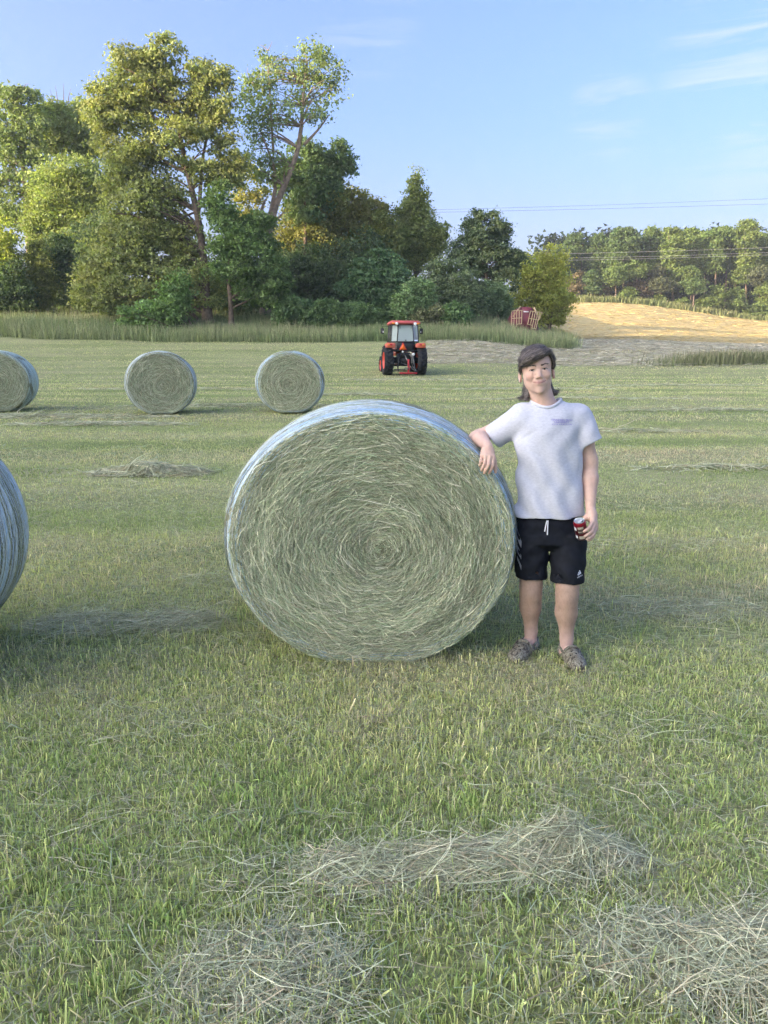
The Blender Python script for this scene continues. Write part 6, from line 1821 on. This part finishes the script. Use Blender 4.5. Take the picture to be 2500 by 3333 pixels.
for s in (-1, 1):
    mb = MB(); mb.lathe([(.001, -.02), (.055, -.02), (.075, 0), (.07, .05), (.001, .06)], 18, 'y', (s * .46, -.555, zt + .035)); mb.build('work_lamp', M_LENS_W, trac, smooth=True)
    mb = MB(); mb.box((s * .62, -.555, zt + .05), (.16, .05, .07), rot=(0, s * -.15, 0), bev=.02); mb.build('roof_lamp', M_LENS_O, trac)
    mb = MB(); mb.tube([(s * .70, .75, zt - .03), (s * .98, .72, zt - .02), (s * 1.0, .70, zt - .12)], .014, 6).box((s * 1.0, .69, zt - .26), (.17, .06, .27), bev=.03); mb.build('mirror', M_BLACK, trac)
    mb = MB(); mb.box((s * .96, .655, zt - .30), (.05, .01, .08)); mb.build('mirror_glass', M_LENS_W, trac)
mb = MB(); mb.tube([(-.76, .1, zb - .1), (-.80, .0, zb + .1), (-.78, .0, zb + .42), (-.74, .1, zb + .5)], .014, 6); mb.build('grab_handle', M_BLACK, trac)
# seat seen through the window
mb = MB(); mb.box((0, .25, zb - .05), (.50, .45, .14), bev=.05).box((0, .02, zb + .26), (.46, .13, .52), taper=(.8, 1), bev=.05); mb.build('seat', M_GREY, trac, smooth=True)
mb = MB(); mb.lathe([(.17, -.012), (.185, 0), (.17, .012), (.155, 0)], 24, 'z', (0, .62, zb + .10), closed=True).tube([(0, .62, zb + .1), (0, .75, zb - .3)], .03, 8); mb.build('steering_wheel', M_BLACK, trac)
# slow-moving-vehicle triangle
def tri(name, w, h_, z0, y, mat, par, cut=.06):
    P = [(-w / 2 + cut * .2, z0 + cut * .0), (w / 2 - cut * .2, z0), (w / 2, z0 + cut * .4), (cut * .25, z0 + h_), (-cut * .25, z0 + h_), (-w / 2, z0 + cut * .4)]
    mb = MB(); mb.prism([(x - .13, z) for x, z in P], y, y - .004); return mb.build(name, mat, par)
smv = tri('slow_vehicle_sign', .40, .37, 1.21, -.475, M_SMVR, trac); tri('sign_face', .31, .28, 1.235, -.481, M_SMV, smv, .02)
mb = MB(); mb.lathe([(.001, -.02), (.05, -.02), (.05, .02), (.001, .02)], 14, 'y', (-.14, -.42, 1.13)); mb.build('trailer_socket', M_LENS_W, trac)
mb = MB(); mb.lathe([(.001, -.03), (.075, -.03), (.06, .03), (.001, .03)], 14, 'y', (.40, -.42, 1.01)); mb.build('coupling', M_LENS_W, trac)
# three-point hitch
for s in (-1, 1):
    mb = MB(); mb.tube([(s * .36, -.10, .52), (s * .44, -.95, .20)], [.035, .028], 8).tube([(s * .22, -.30, 1.02), (s * .30, -.55, .90), (s * .36, -.62, .88)], .035, 8).tube([(s * .36, -.62, .88), (s * .42, -.75, .30)], .020, 8)
    mb.box((s * .36, -.36, .80), (.13, .14, .46), bev=.03); mb.build('lift_arm', M_GREY if s > 0 else M_BLACK, trac)
mb = MB(); mb.tube([(0, -.28, .98), (.03, -.70, .72)], .03, 8).tube([(-.18, -.3, .60), (.22, -.6, .42)], .018, 6).tube([(.05, -.75, .55), (.40, -.85, .18)], .022, 6); mb.build('top_link', M_GREY, trac)
mb = MB(); mb.box((0, -.75, .34), (.14, .8, .05), bev=.01).tube([(-.55, -.35, .26), (.0, -.35, .26)], .03, 8); mb.build('drawbar', M_GREY, trac)
mb = MB(); mb.box((.06, -.98, .42), (.085, .07, .66), bev=.012).box((.06, -.98, .095), (.86, .09, .09), bev=.012).box((.06, -.96, .72), (.11, .10, .08), bev=.012); mb.build('hitch_frame', M_RED, trac)

# ------------------------------------------------------------------ maroon machine parked by the trees
M_MAROON = mat_plain('maroon_paint', (.20, .045, .060), .6, noise=.25, nscale=3)
M_YELLOW = mat_plain('yellow_paint', (.48, .35, .19), .55, noise=.12, nscale=5)
g = on_ground(1706, 60.5)
fm = empty('farm_machine', g, R(4))
tag(fm, 'maroon hay machine with yellow tubular gates parked beside the sunlit tree', 'farm machine')
sz = 1 / 8.295 * 60.5 / FPX                      # metres for one pixel of the study crop
zb0 = at(1706, 1076, 60.5).z - g.z                # height of the visible foot over the ground
def Q5(p): return ((p[0] - 905) * sz, zb0 + (905 - p[1]) * sz)
mb = MB(); mb.prism([Q5(p) for p in [(745, 335), (790, 318), (960, 325), (1035, 350), (1100, 430), (1190, 600), (1190, 900), (1150, 1060), (560, 1060), (520, 900), (520, 600), (600, 450), (660, 385)]], -.75, .95)
mb.build('housing', M_MAROON, fm)
mb = MB(); mb.prism([Q5(p) for p in [(765, 360), (1030, 375), (1000, 900), (765, 900)]], -.80, -.74)
mb.build('tailgate', M_MAROON, fm)
def gate(segs, y, name='gate', r=.030):
    mb = MB()
    for a, c in segs:
        pa, pc = Q5(a), Q5(c); mb.tube([(pa[0], y, pa[1]), (pc[0], y, pc[1])], r, 6)
    mb.build(name, M_YELLOW, fm, smooth=True)
gate([((480, 430), (480, 820)), ((745, 410), (745, 755)), ((480, 430), (745, 412)), ((478, 615), (745, 602)), ((545, 426), (548, 835)), ((610, 422), (615, 830)), ((675, 418), (680, 760)), ((548, 835), (615, 830)), ((615, 762), (745, 752))], -.95)
gate([((970, 428), (1280, 462)), ((970, 428), (907, 762)), ((1280, 462), (1185, 660)), ((1218, 455), (1130, 875)), ((940, 612), (1200, 655)), ((1040, 436), (975, 775)), ((1100, 442), (1022, 860)), ((1160, 450), (1085, 868)), ((907, 762), (1030, 785)), ((1022, 860), (1132, 875))], -.95)
for a, c, w in (((715, 305), (525, 565), .045), ((1072, 330), (1195, 610), .062)):
    pa, pc = Q5(a), Q5(c); mb = MB(); mb.tube([(pa[0], -.86, pa[1]), (pc[0], -.86, pc[1])], w, 4); mb.build('beam', M_YELLOW, fm)
mb = MB(); c = Q5((868, 442)); mb.box((c[0], -.805, c[1]), (.38, .01, .09)); mb.build('plate', M_LENS_W, fm)
for s in (-1, 1):
    mb = MB(); mb.lathe([(.12, -.11), (.30, -.13), (.38, -.09), (.40, 0), (.38, .09), (.30, .13), (.12, .11)], 28, 'x', (s * .95, .1, .38)); mb.build('wheel', M_TYRE, fm, smooth=True)

# ------------------------------------------------------------------ overhead wires
M_WIRE = mat_plain('wire', (.10, .10, .11), .5, .3, noise=.1)
M_WIRE2 = mat_plain('lit_tone_wire', (.40, .40, .38), .5, .4, noise=.1)  # sunlight on the lower wires put into a paler colour
for pts, D, r, mat, lab in (
        ([(900, 694), (1415, 683), (1950, 668), (2500, 647), (2800, 634)], 118, .018, M_WIRE, 'upper one of the two dark wires crossing the sky at right'),
        ([(900, 699), (1425, 691), (1950, 680), (2500, 664), (2800, 654)], 118, .020, M_WIRE, 'lower one of the two dark wires crossing the sky at right'),
        ([(1400, 834), (1800, 827), (2150, 818), (2500, 806), (2800, 794)], 140, .022, M_WIRE2, 'topmost of the three pale wires in front of the far wood'),
        ([(1400, 848), (1800, 841), (2150, 834), (2500, 822), (2800, 810)], 140, .022, M_WIRE2, 'middle one of the three pale wires in front of the far wood'),
        ([(1400, 855), (1800, 848), (2150, 841), (2500, 830), (2800, 819)], 140, .020, M_WIRE2, 'lowest of the three pale wires in front of the far wood')):
    P = smooth_path([tuple(at(a, c, D)) for a, c in pts], 24)
    mb = MB(); mb.tube(P, r, 5); o = mb.build('power_line', mat, None, smooth=True, world=True)
    tag(o, lab, 'wire', 'overhead power lines')
# ------------------------------------------------------------------ the evening air
mb = MB(); mb.box((0, 195, 37), (900, 960, 80))
hz_o = mb.build('haze', None)
mh = bpy.data.materials.new('haze_air'); mh.use_nodes = True
nh, lh = mh.node_tree.nodes, mh.node_tree.links
nh.remove(nh['Principled BSDF'])
pv = nh.new('ShaderNodeVolumePrincipled')
pv.inputs['Color'].default_value = (.92, .95, 1.0, 1); pv.inputs['Density'].default_value = 0.0004; pv.inputs['Anisotropy'].default_value = 0.3
lh.new(pv.outputs['Volume'], nh['Material Output'].inputs['Volume'])
hz_o.data.materials.append(mh)
tag(hz_o, 'thin evening haze over the whole field', kind='stuff')
SC.cycles.volume_bounces = 1
SC.cycles.volume_step_rate = 4
